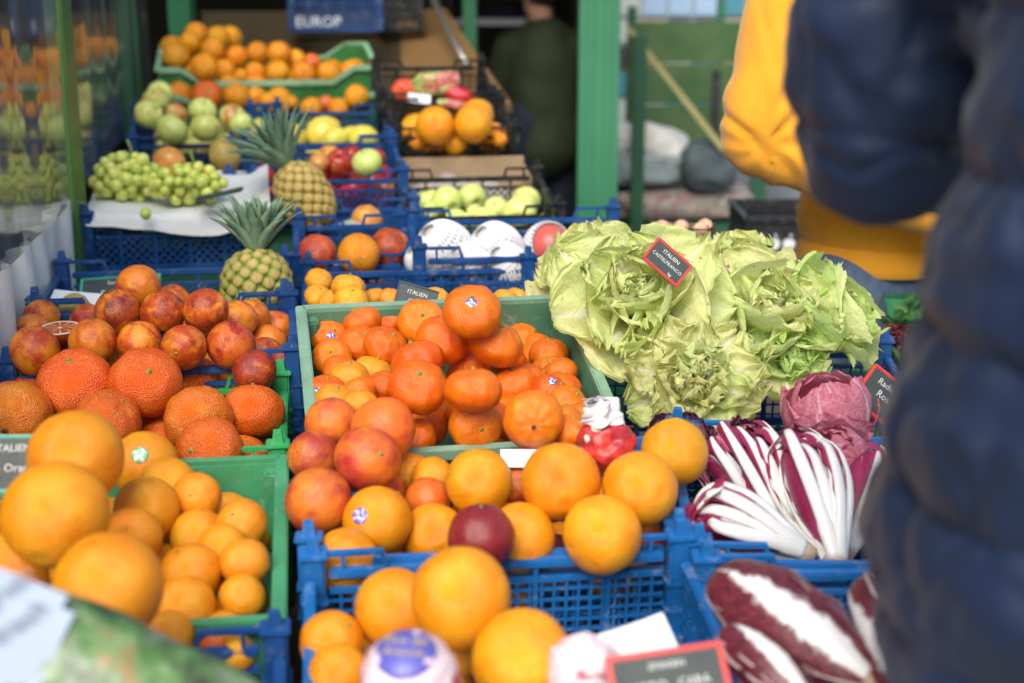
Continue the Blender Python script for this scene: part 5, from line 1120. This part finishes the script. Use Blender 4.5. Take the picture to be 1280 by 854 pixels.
for i in range(16):
    s = i / 15; r = .020 * (1 - s) ** .8 + .004 + .010 * s ** 2
    for k in range(nn_): a = 2 * math.pi * k / nn_; rr = r * (1 + .45 * math.sin(5 * a + 6 * s) * (.3 + s) + .3 * noise.noise(Vector((math.cos(a) * 2, math.sin(a) * 2, s * 4)))); vs.append((rr * math.cos(a + s * 2) + .006 * s, rr * math.sin(a + s * 2), .028 + .030 * s + .006 * noise.noise(Vector((a, s * 3, 2)))))
b.add(vs, [(i * nn_ + k, i * nn_ + (k + 1) % nn_, (i + 1) * nn_ + (k + 1) % nn_, (i + 1) * nn_ + k) for i in range(15) for k in range(nn_)]); b.build('twisted_top', TISS, o, True)
MAG = mat('pink_red_wrapper', (.50, .03, .08), .3); PKW = mat('pale_pink_wrapper', (.74, .58, .62), .4); VIO = mat('violet_print', (.10, .10, .42), .35); GOLD = mat('gold_print', (.55, .45, .16), .5)
o = empty('labelled_orange', 'orange in pink and white wrapping with a round violet label', 'orange', m=Matrix.Translation(at(512, 852, 1.12)) @ camdir(-.05, .80, .62).to_track_quat('Z', 'Y').to_matrix().to_4x4())
t = NT(MAG); sp = t.n('SeparateXYZ'); t.l(t.tc(), sp.inputs[0]); f = t.ramp(t.math('ADD', t.math('MULTIPLY', sp.outputs[2], 22), t.math('MULTIPLY_ADD', t.noise(50, 3, .6), .5, -.25)), [(.28, (.50, .03, .08)), (.38, (.74, .58, .62))]); t.l(f, t.p.inputs['Base Color'])
b = MB(); b.add([crumple(Vector(p) * .040, .0025, 60, 8) for p in IV], IF); b.build('wrapper', MAG, o, True)
b = MB(); ang = .62; R0 = .0415; b.lathe([(max(.0003, R0 * math.sin(ang * i / 8)), R0 * math.cos(ang * i / 8)) for i in range(9)] + [(R0 * math.sin(ang) * .98, R0 * math.cos(ang) - .002)], 30); b.build('label', VIO, o, True)
for (bd, y) in (('Oro del', .006), ('Arancia', -.0055)): text(bd, .0105, GOLD, o, Matrix.Translation((0, y, .0418)), ext=.0003)
o = empty('wrapped_orange', 'pale wrapped orange with a red edge behind the front slate', 'orange', m=Matrix.Translation(at(728, 838, 1.22)) @ camdir(.2, 1, .3).to_track_quat('Z', 'Y').to_matrix().to_4x4())
b = MB(); b.add([crumple(Vector(p) * .032, .005, 40, 5) for p in IV], IF); b.build('wrapper', PKW, o, True)
b = MB(); b.tube([(.028 * math.cos(a), .028 * math.sin(a), .012 + .003 * math.sin(4 * a)) for a in [6.283 * k / 30 for k in range(31)]], .004, 6, False); b.build('red_edge', MAG, o, True)
# ------------------------------------------------------------------ black crate packages, cardboard box
pillow(507, 116, 3.86, .075, .075, .07, 'red_package', mat('red_fruit_pack', (.62, .09, .03), .35), 'orange red package at the left in the rear black crate', 'package', 2, .8)
pillow(575, 121, 3.84, .085, .05, .06, 'red_package', mat('deep_red_pack', (.50, .015, .03), .3), 'deep red package at the right in the rear black crate', 'package', 6, .7, .35)
MEL = mat('striped_wrapper', (.3, .4, .1), .25); t = NT(MEL); t.l(t.ramp(t.noise(22, 4, .6), [(.3, (.12, .26, .05)), (.45, (.45, .48, .16)), (.55, (.42, .05, .06)), (.7, (.70, .36, .28))]), t.p.inputs['Base Color'])
pillow(546, 104, 3.84, .125, .062, .06, 'striped_package', MEL, 'green and red striped package on top in the rear black crate', 'package', 9, .6, -.1)
pillow(568, 131, 3.76, .09, .022, .04, 'striped_package', MEL, 'thin green and red package above the black crate oranges', 'package', 12, .6, .2)
CARD = noisy('brown_cardboard', (.34, .24, .14), (.44, .32, .20), 6, .8, .1)
bx = empty('cardboard_box', 'open brown cardboard box with clear plastic below the black orange crate', 'box', m=C['M8']['o'].matrix_basis @ Matrix.Translation((.01, -.27, -.095)))
for (nm, c_, s_) in (('back_panel', (0, .10, .0), (.31, .006, .10)), ('front_panel', (0, -.12, -.04), (.31, .006, .04)), ('side_panel', (-.155, -.01, -.015), (.006, .214, .09)), ('side_panel', (.155, -.01, -.015), (.006, .214, .09)), ('base', (0, -.01, -.062), (.30, .214, .005))):
    b = MB(); b.box(c_, s_, ch=.0015); b.build(nm, CARD, bx)
PLAS = mat('clear_plastic', (.8, .82, .82), .12, .5); PLAS.node_tree.nodes['Principled BSDF'].inputs['Alpha'].default_value = .28
b = MB(); b.add([crumple(Vector((x * .14, y * .09, z * .045)), .022, 22, 9) for x, y, z in ico(4)[0]], ico(4)[1]); b.build('plastic_bag', PLAS, None, True, m=bx.matrix_basis @ Matrix.Translation((-.02, 0, -.02)), label='crumpled clear plastic bag inside the cardboard box', cat='bag')
for (dx, s_) in ((-.10, 2), (.0, 3), (.09, 4)): b = MB(); b.add([crumple(Vector(p) * .028, .006, 40, s_) for p in ico(3)[0]], ico(3)[1]); b.build('garlic_bulb', noisy('garlic_skin_%d' % s_, (.55, .50, .46), (.68, .64, .62), 30, .6), None, True, m=bx.matrix_basis @ Matrix.Translation((dx, -.03, -.035)), label={2: 'pale bulb at the left in the clear plastic', 3: 'pale bulb in the middle of the clear plastic', 4: 'pale bulb at the right in the clear plastic'}[s_], cat='garlic')
# ------------------------------------------------------------------ wire basket with shallots
bk = empty('wire_basket', 'small dark wire basket with wicker sides behind the lettuces', 'basket', m=Matrix.Translation(at(850, 300, 2.75)) @ Matrix.Rotation(R_(-14), 4, 'Z')); WIRE = mat('dark_wire', (.02, .02, .02), .4, .5, Metallic=.6); WICK = noisy('wicker', (.20, .10, .04), (.42, .26, .12), 60, .7, .4)
for (z, s_) in ((.03, 1.0), (0, .95), (-.03, .9)):
    b = MB(); pts = [(x * .062 * s_, y * .045 * s_, z) for x, y in ((-1, -1), (1, -1), (1, 1), (-1, 1), (-1, -1))]
    for a, c_ in zip(pts, pts[1:]): b.tube([a, c_], .0016, 6)
    b.build('wire', WIRE, bk, True)
b = MB()
for k in range(18):
    for sy in (-1, 1): x = -.058 + .116 * k / 17; b.bar((x * .92, sy * .0405, -.032), (x, sy * .0435, .026), .0042, .0022, (0, 1, 0))
for k in range(12):
    for sx in (-1, 1): y = -.04 + .08 * k / 11; b.bar((sx * .0555, y * .92, -.032), (sx * .06, y, .026), .0042, .0022, (1, 0, 0))
b.build('wicker_side', WICK, bk); b = MB(); b.box((0, 0, -.033), (.11, .08, .003)); b.build('base', WICK, bk)
SHAL = noisy('shallot_skin', (.60, .28, .12), (.75, .58, .42), 30, .4); rs = random.Random(4)
for k in range(9):
    b = MB(); b.lathe([(.0005, -.018), (.010, -.014), (.0145, -.004), (.013, .006), (.006, .014), (.002, .022)], 14); b.build('shallot', SHAL, None, True, m=bk.matrix_basis @ Matrix.Translation((-.042 + .042 * (k % 3) + rs.uniform(-.005, .005), -.026 + .026 * (k // 3), .018 + rs.uniform(0, .008))) @ Matrix.Rotation(rs.uniform(.8, 2.2), 4, 'X') @ Matrix.Rotation(rs.uniform(0, 3), 4, 'Y'), label='pale orange shallot in the wire basket, %s row, %s' % (('front', 'middle', 'back')[k // 3], ('left', 'centre', 'right')[k % 3]), cat='shallot', group='shallots in the wire basket')
card((836, 290), 2.72, (1, .2, 0), (.3, -1, 1.5), .04, .02, WHITE, 'white_tag', 'white tag lying on the shallots in the basket', 'tag')
# ------------------------------------------------------------------ printed bag at the front left
BAGM = mat('printed_bag', (.2, .3, .15), .25, .5); t = NT(BAGM); n1 = t.noise(18, 4, .6, dist=1.2); n2 = t.noise(34, 4, .65, dist=.6)
cc = t.ramp(n1, [(.30, (.01, .02, .01)), (.42, (.06, .08, .05)), (.52, (.07, .20, .04)), (.60, (.22, .30, .14)), (.68, (.45, .20, .04)), (.80, (.6, .62, .6))]); c2 = t.ramp(n2, [(.35, (.02, .03, .02)), (.5, (.10, .20, .05)), (.62, (.28, .30, .26)), (.75, (.5, .16, .03))]); t.l(t.mix(.45, cc, c2), t.p.inputs['Base Color']); t.l(t.bump(t.noise(12, 3, .6), .5, .01), t.p.inputs['Normal'])
X = (VR * 1 - VU * .42 + VF * .05).normalized(); Y = (VU * 1 + VR * .42 + VF * .5); Y = (Y - X * Y.dot(X)).normalized(); Zn = X.cross(Y); bc = at(60, 905, .98)
pb_ = empty('printed_bag', 'green printed vegetable bag with a large white label at the front left', 'bag', m=frame(bc, X, Y, Zn)); vs, f_ = ico(5); out = []
for p in vs:
    q = Vector([math.copysign(abs(c) ** .5, c) for c in p]); q = Vector((q.x * .16, q.y * .085, q.z * .030 * (1.1 - .5 * max(abs(q.x), abs(q.y)) ** 4))); out.append(q + q.normalized() * .006 * noise.noise(q * 18))
b = MB(); b.add(out, f_); b.build('body', BAGM, pb_, True)
b = MB(); n = 14; vs = []
for i in range(n + 1):
    for j in range(n + 1): x = -.15 + .138 * i / n; y = -.055 + .135 * j / n; vs.append((x + .0, y, .0335 + .003 * noise.noise(Vector((x * 20, y * 20, 0))) - .06 * max(0, y - .06)))
b.add(vs, [(i * (n + 1) + j, (i + 1) * (n + 1) + j, (i + 1) * (n + 1) + j + 1, i * (n + 1) + j + 1) for i in range(n) for j in range(n) if not (i in (n - 1,) and j == n - 1)]); b.build('label', mat('blue_white_label', (.32, .39, .50), .6), pb_, True)
GREYP = mat('grey_print', (.16, .18, .20), .6); GP2 = mat('green_print', (.2, .5, .25), .6)
for (bd, x, y, sz, mm) in (('Suppengruen', -.072, .048, .016, GREYP), ('Gemuese frisch', -.060, .018, .018, GREYP), ('Bio', -.028, .0, .014, GP2), ('Italien', -.06, -.016, .014, GREYP)): text(bd, sz, mm, pb_, Matrix.Translation((x, y, .0385)) @ Matrix.Rotation(R_(62), 4, 'Z'), ext=.0003)
# ------------------------------------------------------------------ people
def capsule(b, p, q, r0, r1, n=18, flat=1.0, side=None):
    p, q = Vector(p), Vector(q); ax = q - p; L = ax.length; ax /= L; side = side or (Vector((1, 0, 0)) if abs(ax.x) < .8 else Vector((0, 1, 0))); a = (side - ax * side.dot(ax)).normalized(); c_ = ax.cross(a); vs = []; rings = 0
    prof = [(math.sin(t_), -math.cos(t_), 0) for t_ in [math.pi / 2 * k / 5 for k in range(1, 6)]] + [(math.cos(t_), math.sin(t_), 1) for t_ in [math.pi / 2 * k / 5 for k in range(0, 5)]]
    for (rr, h, e) in prof:
        r = r1 if e else r0; c0 = (q if e else p) + ax * (h * r * (flat if flat < 1 else 1))
        for k in range(n): th = 2 * math.pi * k / n; vs.append(c0 + (a * math.cos(th) + c_ * math.sin(th) * flat) * rr * r)
    m_ = len(prof); vs += [p - ax * r0 * (flat if flat < 1 else 1), q + ax * r1 * (flat if flat < 1 else 1)]
    fs = [(i * n + k, i * n + (k + 1) % n, (i + 1) * n + (k + 1) % n, (i + 1) * n + k) for i in range(m_ - 1) for k in range(n)] + [(m_ * n, (k + 1) % n, k) for k in range(n)] + [(m_ * n + 1, (m_ - 1) * n + k, (m_ - 1) * n + (k + 1) % n) for k in range(n)]
    b.add(vs, fs)
def chain(b, nodes, flat=1.0, side=None):
    for (p, r), (q, s) in zip(nodes, nodes[1:]): capsule(b, p, q, r, s, flat=flat, side=side)
def skin(b, name, m_, parent, vox, smooth=8, fn=None):
    me = b.mesh('tmp', None); o = bpy.data.objects.new('tmp', me); col.objects.link(o); md = o.modifiers.new('r', 'REMESH'); md.mode = 'VOXEL'; md.voxel_size = vox; md.use_smooth_shade = True
    sm = o.modifiers.new('s', 'SMOOTH'); sm.factor = .5; sm.iterations = smooth; dg = bpy.context.evaluated_depsgraph_get(); m2 = bpy.data.meshes.new_from_object(o.evaluated_get(dg)); bpy.data.objects.remove(o)
    if fn:
        nr = [v.normal.copy() for v in m2.vertices]
        for v, n_ in zip(m2.vertices, nr): v.co = v.co + n_ * fn(v.co, n_)
    m2.name = name; m2.materials.clear(); m2.materials.append(m_); m2.polygons.foreach_set('use_smooth', [True] * len(m2.polygons)); return place(m2, name, parent)
SKIN = noisy('skin', (.50, .26, .17), (.58, .33, .23), 12, .5); HAIR = noisy('dark_hair', (.02, .012, .008), (.05, .03, .02), 60, .6, .5); DENIM = noisy('blue_denim', (.05, .08, .14), (.09, .13, .21), 60, .85, .3)
def hand(b, w_, dr, pn_, s=1.0, sgn=1):
    """palm, five separate curled fingers and a thumb leaving the side"""
    dr = dr.normalized(); pn_ = (pn_ - dr * pn_.dot(dr)).normalized(); sd_ = dr.cross(pn_) * sgn; c0 = w_ + dr * .045 * s
    for k in (-1, -.3, .3, 1): capsule(b, w_ + sd_ * .012 * k * s, w_ + dr * .085 * s + sd_ * .028 * k * s, .014 * s, .012 * s, 10)
    for k, L in ((-1.35, .058), (-.45, .075), (.45, .070), (1.3, .060)):
        p0 = w_ + dr * .088 * s + sd_ * .0225 * k * s; p1 = p0 + (dr * .9 + pn_ * .35).normalized() * L * .45 * s; p2 = p1 + (dr * .5 + pn_ * .9).normalized() * L * .32 * s; p3 = p2 + (dr * .0 + pn_ * 1.0) * L * .25 * s; chain(b, [(p0, .0095 * s), (p1, .0088 * s), (p2, .008 * s), (p3, .007 * s)])
    t0 = w_ + dr * .025 * s - sd_ * .028 * s; t1 = t0 + (dr * .7 - sd_ * .7).normalized() * .035 * s; t2 = t1 + (dr * .95 + pn_ * .3).normalized() * .028 * s; chain(b, [(t0, .013 * s), (t1, .0105 * s), (t2, .0085 * s)])
def person(label, S, arms, cloth, trousers, hairc=HAIR, vox=.014):
    """S: dict of joints in world space"""
    root = empty('person', label, 'person', loc=(S['pelvis'].x, S['pelvis'].y, 0)); off = root.location.copy(); J = {k: v - off for k, v in S.items()}
    f = S['face'].normalized(); b = MB(); hd, nk = J['head'], J['neck']
    chain(b, [(J['pelvis'], .125), (J['chest'], .13)], flat=.66); chain(b, [(J['chest'], .10), (nk - Vector((0, 0, .06)), .07), (nk, .052), (hd - Vector((0, 0, .06)), .052)]); capsule(b, hd - Vector((0, 0, .045)) + f * .015, hd + Vector((0, 0, .04)) - f * .006, .062, .082)
    rt = f.cross(Vector((0, 0, 1))).normalized()
    capsule(b, hd + f * .078 + Vector((0, 0, .005)), hd + f * .096 - Vector((0, 0, .025)), .009, .013, 10)
    for s_ in (-1, 1):
        capsule(b, hd + rt * s_ * .074 - Vector((0, 0, .02)), hd + rt * s_ * .079 + Vector((0, 0, .018)), .011, .014, 10); capsule(b, hd + f * .07 + rt * s_ * .02 - Vector((0, 0, .052)), hd + f * .078 - Vector((0, 0, .052)), .007, .008, 8)
        h = J['pelvis'] + rt * s_ * .09; kn = h + Vector((0, 0, -h.z * .46)) + f * .02; an_ = Vector((h.x, h.y, .08)) + rt * s_ * .02; chain(b, [(h, .09), (kn, .058), (an_, .040)]); capsule(b, an_ - Vector((0, 0, .04)), an_ - Vector((0, 0, .045)) + f * .15, .038, .032)
    for a in arms:
        sh_, el, wr_ = [Vector(x) - off for x in a]; chain(b, [(sh_, .058), (el, .042), (wr_, .028)]); hand(b, wr_, wr_ - el, Vector((0, 0, -1)) + f * .3, 1.0)
    skin(b, 'body', SKIN, root, vox if vox < .011 else .010, 3)
    b = MB(); b.add([Vector((x * .090, y * .098, z * .094)) + hd - f * .012 + Vector((0, 0, .035)) + Vector((0, 0, .006)) * noise.noise(Vector((x, y, z)) * 6) for x, y, z in ico(4)[0] if True], ico(4)[1])
    me = b.mesh('hair', hairc, True); bm = bmesh.new(); bm.from_mesh(me)
    dl = [v for v in bm.verts if (v.co - hd).dot(f) > .035 and v.co.z < hd.z + .055 or v.co.z < hd.z - .055]; bmesh.ops.delete(bm, geom=dl, context='VERTS'); bm.to_mesh(me); bm.free(); place(me, 'hair', root)
    for s_ in (-1, 1):
        for nm, r_, mm, e in (('eye', .0115, WHITE, 0), ('iris', .0058, SDARK, .0068)):
            b = MB(); b.add([Vector(p) * r_ + hd + f * (.072 + e) + rt * s_ * .031 + Vector((0, 0, .004)) for p in ico(2)[0]], ico(2)[1]); b.build(nm, mm, root, True)
    b = MB()
    for s_ in (-1, 1):
        h = J['pelvis'] + rt * s_ * .088; chain(b, [(h + Vector((0, 0, -.02)), .115), (h + Vector((0, 0, -h.z * .46)), .078), (Vector((h.x, h.y, .13)) + rt * s_ * .02, .062)])
    chain(b, [(J['pelvis'] + Vector((0, 0, .02)), .140), (J['pelvis'] + Vector((0, 0, -.05)), .145)], flat=.8); skin(b, 'trousers', trousers, root, .014, 5, lambda c, n_: .006 * noise.noise(Vector((c.x * 9, c.y * 9, c.z * 5))))
    return root, off, J
def fold(c, seeds, amp):
    r = 0
    for (k, a) in seeds: r += a * (1 - abs(noise.noise(k(c)))) ** 5
    return amp * r
# yellow sweater: back and left arm
YEL = mat('yellow_sweat_fabric', (.80, .36, .012), .85, .25); t = NT(YEL); v = t.tc(); t.l(t.ramp(t.noise(9, 4, .6), [(.3, (.68, .29, .014)), (.7, (.76, .35, .024))]), t.p.inputs['Base Color']); t.l(t.bump(t.noise(700, 2, .6), .25, .002), t.p.inputs['Normal']); t.p.inputs['Sheen Weight'].default_value = .25
sh_ = at(1022, -95, 2.50); el = at(950, 172, 2.50); fa = at(1205, 268, 2.50); pel = at(1100, 345, 2.75)
S = dict(pelvis=Vector((pel.x, pel.y, .90)), chest=Vector((pel.x + .01, pel.y + .0, 1.22)), neck=Vector((pel.x + .01, pel.y, 1.50)), head=Vector((pel.x + .01, pel.y + .03, 1.64)), face=Vector((.45, -.9, -.1)))
shr = Vector((pel.x + .20, pel.y + .05, 1.42)); elr = Vector((pel.x + .27, pel.y - .02, 1.12)); far = Vector((pel.x + .12, pel.y - .25, 1.05))
root, off, J = person('person in a yellow sweater with a bent arm, standing behind the lettuces', S, [(sh_, el, fa), (shr, elr, far)], None, DENIM)
b = MB(); ce = J['chest']; shl, ell, fal = sh_ - off, el - off, fa - off
chain(b, [(J['pelvis'] + Vector((0, 0, .115)), .168), (ce + Vector((0, 0, -.08)), .160), (ce + Vector((0, 0, .08)), .165), (ce + Vector((0, 0, .19)), .12)], flat=.78); chain(b, [(shl + Vector((.0, 0, -.01)), .092), (ell + (shl - ell) * .45, .086), (ell + Vector((.004, 0, .03)), .078), (ell, .068)]); chain(b, [(ell, .070), (ell + (fal - ell) * .5, .072), (fal, .056), (fal + (fal - ell) * .1, .040)]); chain(b, [(ce + Vector((0, 0, .2)), .1), (shl, .088)]); chain(b, [(ce + Vector((0, 0, .2)), .1), (shr - off, .085), (elr - off, .07), (far - off, .05)])
def yfold(c, n_):
    e = (c - ell).length; k = math.exp(-(e / .12) ** 2)
    u_ = c - ell; ang = math.atan2(u_.z, u_.x); x = 0
    x += .0075 * k * math.sin(ang * 9 + 5 * noise.noise(c * 9)) * (1 if u_.x > .01 else .25)
    x += .004 * noise.noise(Vector((c.x * 6, c.y * 6, c.z * 10)))
    x -= .0055 * max(0, 1 - abs(noise.noise(Vector((c.x * 5 + 4, c.y * 5, c.z * 7 + c.x * 9)))) * 9) * (.7 + k) 
    if c.z < ce.z - .20 and u_.x > .02: x += .005 * math.sin(c.z * 90 + c.x * 14) * .5
    return x
skin(b, 'sweater', YEL, root, .0085, 6, yfold)
b = MB(); hz = J['pelvis'].z + .03
for k in range(2): pass
b.lathe([(.157, .0), (.163, .006), (.165, .02), (.162, .045), (.155, .055)], 48); me = b.mesh('waistband', YEL, True)
for v_ in me.vertices: v_.co = Vector((v_.co.x * 1.0, v_.co.y * .80, v_.co.z)) + Vector((J['pelvis'].x, J['pelvis'].y, hz - .0))
place(me, 'waistband', root)
# navy quilted jacket, very near on the right
NAV = mat('navy_quilted_nylon', (.010, .022, .065), .58, .28); t = NT(NAV); t.l(t.ramp(t.noise(7, 4, .6), [(.3, (.003, .009, .028)), (.7, (.006, .017, .052))]), t.p.inputs['Base Color']); t.l(t.bump(t.noise(38, 4, .7, dist=.6), .35, .004), t.p.inputs['Normal']); t.p.inputs['Sheen Weight'].default_value = .1
pl = at(1460, 600, .92)
S = dict(pelvis=Vector((pl.x, pl.y - .03, .93)), chest=Vector((pl.x, pl.y - .03, 1.26)), neck=Vector((pl.x, pl.y - .03, 1.53)), head=Vector((pl.x, pl.y + .0, 1.67)), face=Vector((-.1, 1, -.25)))
a0 = at(1150, -190, 1.00); a1 = at(1098, 172, 1.07); a2 = at(1300, 160, 1.22); r0 = Vector((pl.x + .20, pl.y - .04, 1.44)); r1 = Vector((pl.x + .27, pl.y - .02, 1.16)); r2 = Vector((pl.x + .24, pl.y + .2, 1.05))
root, off, J = person('person in a navy quilted jacket in the right foreground', S, [(a0, a1, a2), (r0, r1, r2)], None, mat('dark_trousers', (.02, .022, .03), .8))
b = MB(); tor = []
for (u_, v_, r_) in ((1450, -160, .145), (1475, 60, .138), (1485, 300, .156), (1485, 450, .170), (1490, 620, .190), (1492, 720, .188), (1492, 830, .160)): p = at(u_, v_, .93); tor.append((Vector((pl.x, pl.y, p.z)) - off, r_))
chain(b, tor + [(Vector((pl.x, pl.y, .80)) - off, .158)]); chain(b, [(a0 - off, .082), (a0 + (a1 - a0) * .5 - off, .080), (a1 + (a0 - a1) * .12 - off, .072), (a1 - off, .060)]); chain(b, [(a1 - off, .062), (a2 - off, .058)]); chain(b, [(Vector((pl.x, pl.y, 1.45)) - off, .10), (a0 - off, .085)]); chain(b, [(Vector((pl.x, pl.y, 1.45)) - off, .10), (r0 - off, .085), (r1 - off, .075), (r2 - off, .06)])
A0, A1 = a0 - off, a1 - off; axA = (A1 - A0).normalized(); LA = (A1 - A0).length
def quilt(c, n_):
    tA = (c - A0).dot(axA); dA = ((c - A0) - axA * tA).length
    if dA < .10 and c.x < A0.x + .10 and tA < LA + .09: ph = tA / .105 + .12
    else: ph = (c.z + 0.018 - .90) / .098
    ph += .10 * noise.noise(Vector((c.x * 5, c.y * 5, c.z * 3)))
    f_ = ph - math.floor(ph); puff = math.sin(math.pi * f_) ** .42
    th = math.atan2(c.y, c.x) * 9
    return .0165 * (puff - .8) - .004 * max(0, 1 - abs(noise.noise(Vector((c.x * 12 + 3, c.y * 12, c.z * 5)))) * 8) - .004 * max(0, 1 - abs(noise.noise(Vector((c.x * 20, c.y * 20 + 7, c.z * 11)))) * 7) + (.004 * math.sin(th + 7 * noise.noise(c * 5)) * (1 - puff) + .006 * noise.noise(Vector((c.x * 11, c.y * 11, c.z * 20))) + .004 * noise.noise(Vector((c.x * 26, c.y * 26, c.z * 50))))
skin(b, 'jacket', NAV, root, .0065, 8, quilt)
# man in the dark doorway, from behind
mp = at(680, 150, 6.2); S = dict(pelvis=Vector((mp.x, mp.y, .86)), chest=Vector((mp.x, mp.y, 1.05)), neck=Vector((mp.x - .01, mp.y, 1.22)), head=Vector((mp.x - .02, mp.y, 1.36)), face=Vector((-.6, .8, -.2)))
rtv = Vector((1, 0, 0)); al = (mp + Vector((-.15, 0, 1.13 - mp.z)), mp + Vector((-.19, .05, .92 - mp.z)), mp + Vector((-.14, .22, .86 - mp.z))); ar = (mp + Vector((.15, 0, 1.13 - mp.z)), mp + Vector((.19, .05, .92 - mp.z)), mp + Vector((.14, .22, .86 - mp.z)))
root, off, J = person('person in a dark green jacket seen from behind in the doorway', S, [al, ar], None, mat('dark_blue_trousers', (.012, .018, .04), .8))
GJ = noisy('dark_green_jacket', (.020, .032, .012), (.035, .052, .02), 8, .8, .3); b = MB(); chain(b, [(J['pelvis'] - Vector((0, 0, .12)), .175), (J['pelvis'], .17), (J['chest'], .175), (J['chest'] + Vector((0, 0, .10)), .13)]); 
for A in (al, ar): chain(b, [(A[0] - off, .075), (A[1] - off, .065), (A[2] - off, .05)]); chain(b, [(J['chest'] + Vector((0, 0, .10)), .1), (A[0] - off, .075)])
skin(b, 'jacket', GJ, root, .014, 6, lambda c, n_: .008 * noise.noise(c * 9))
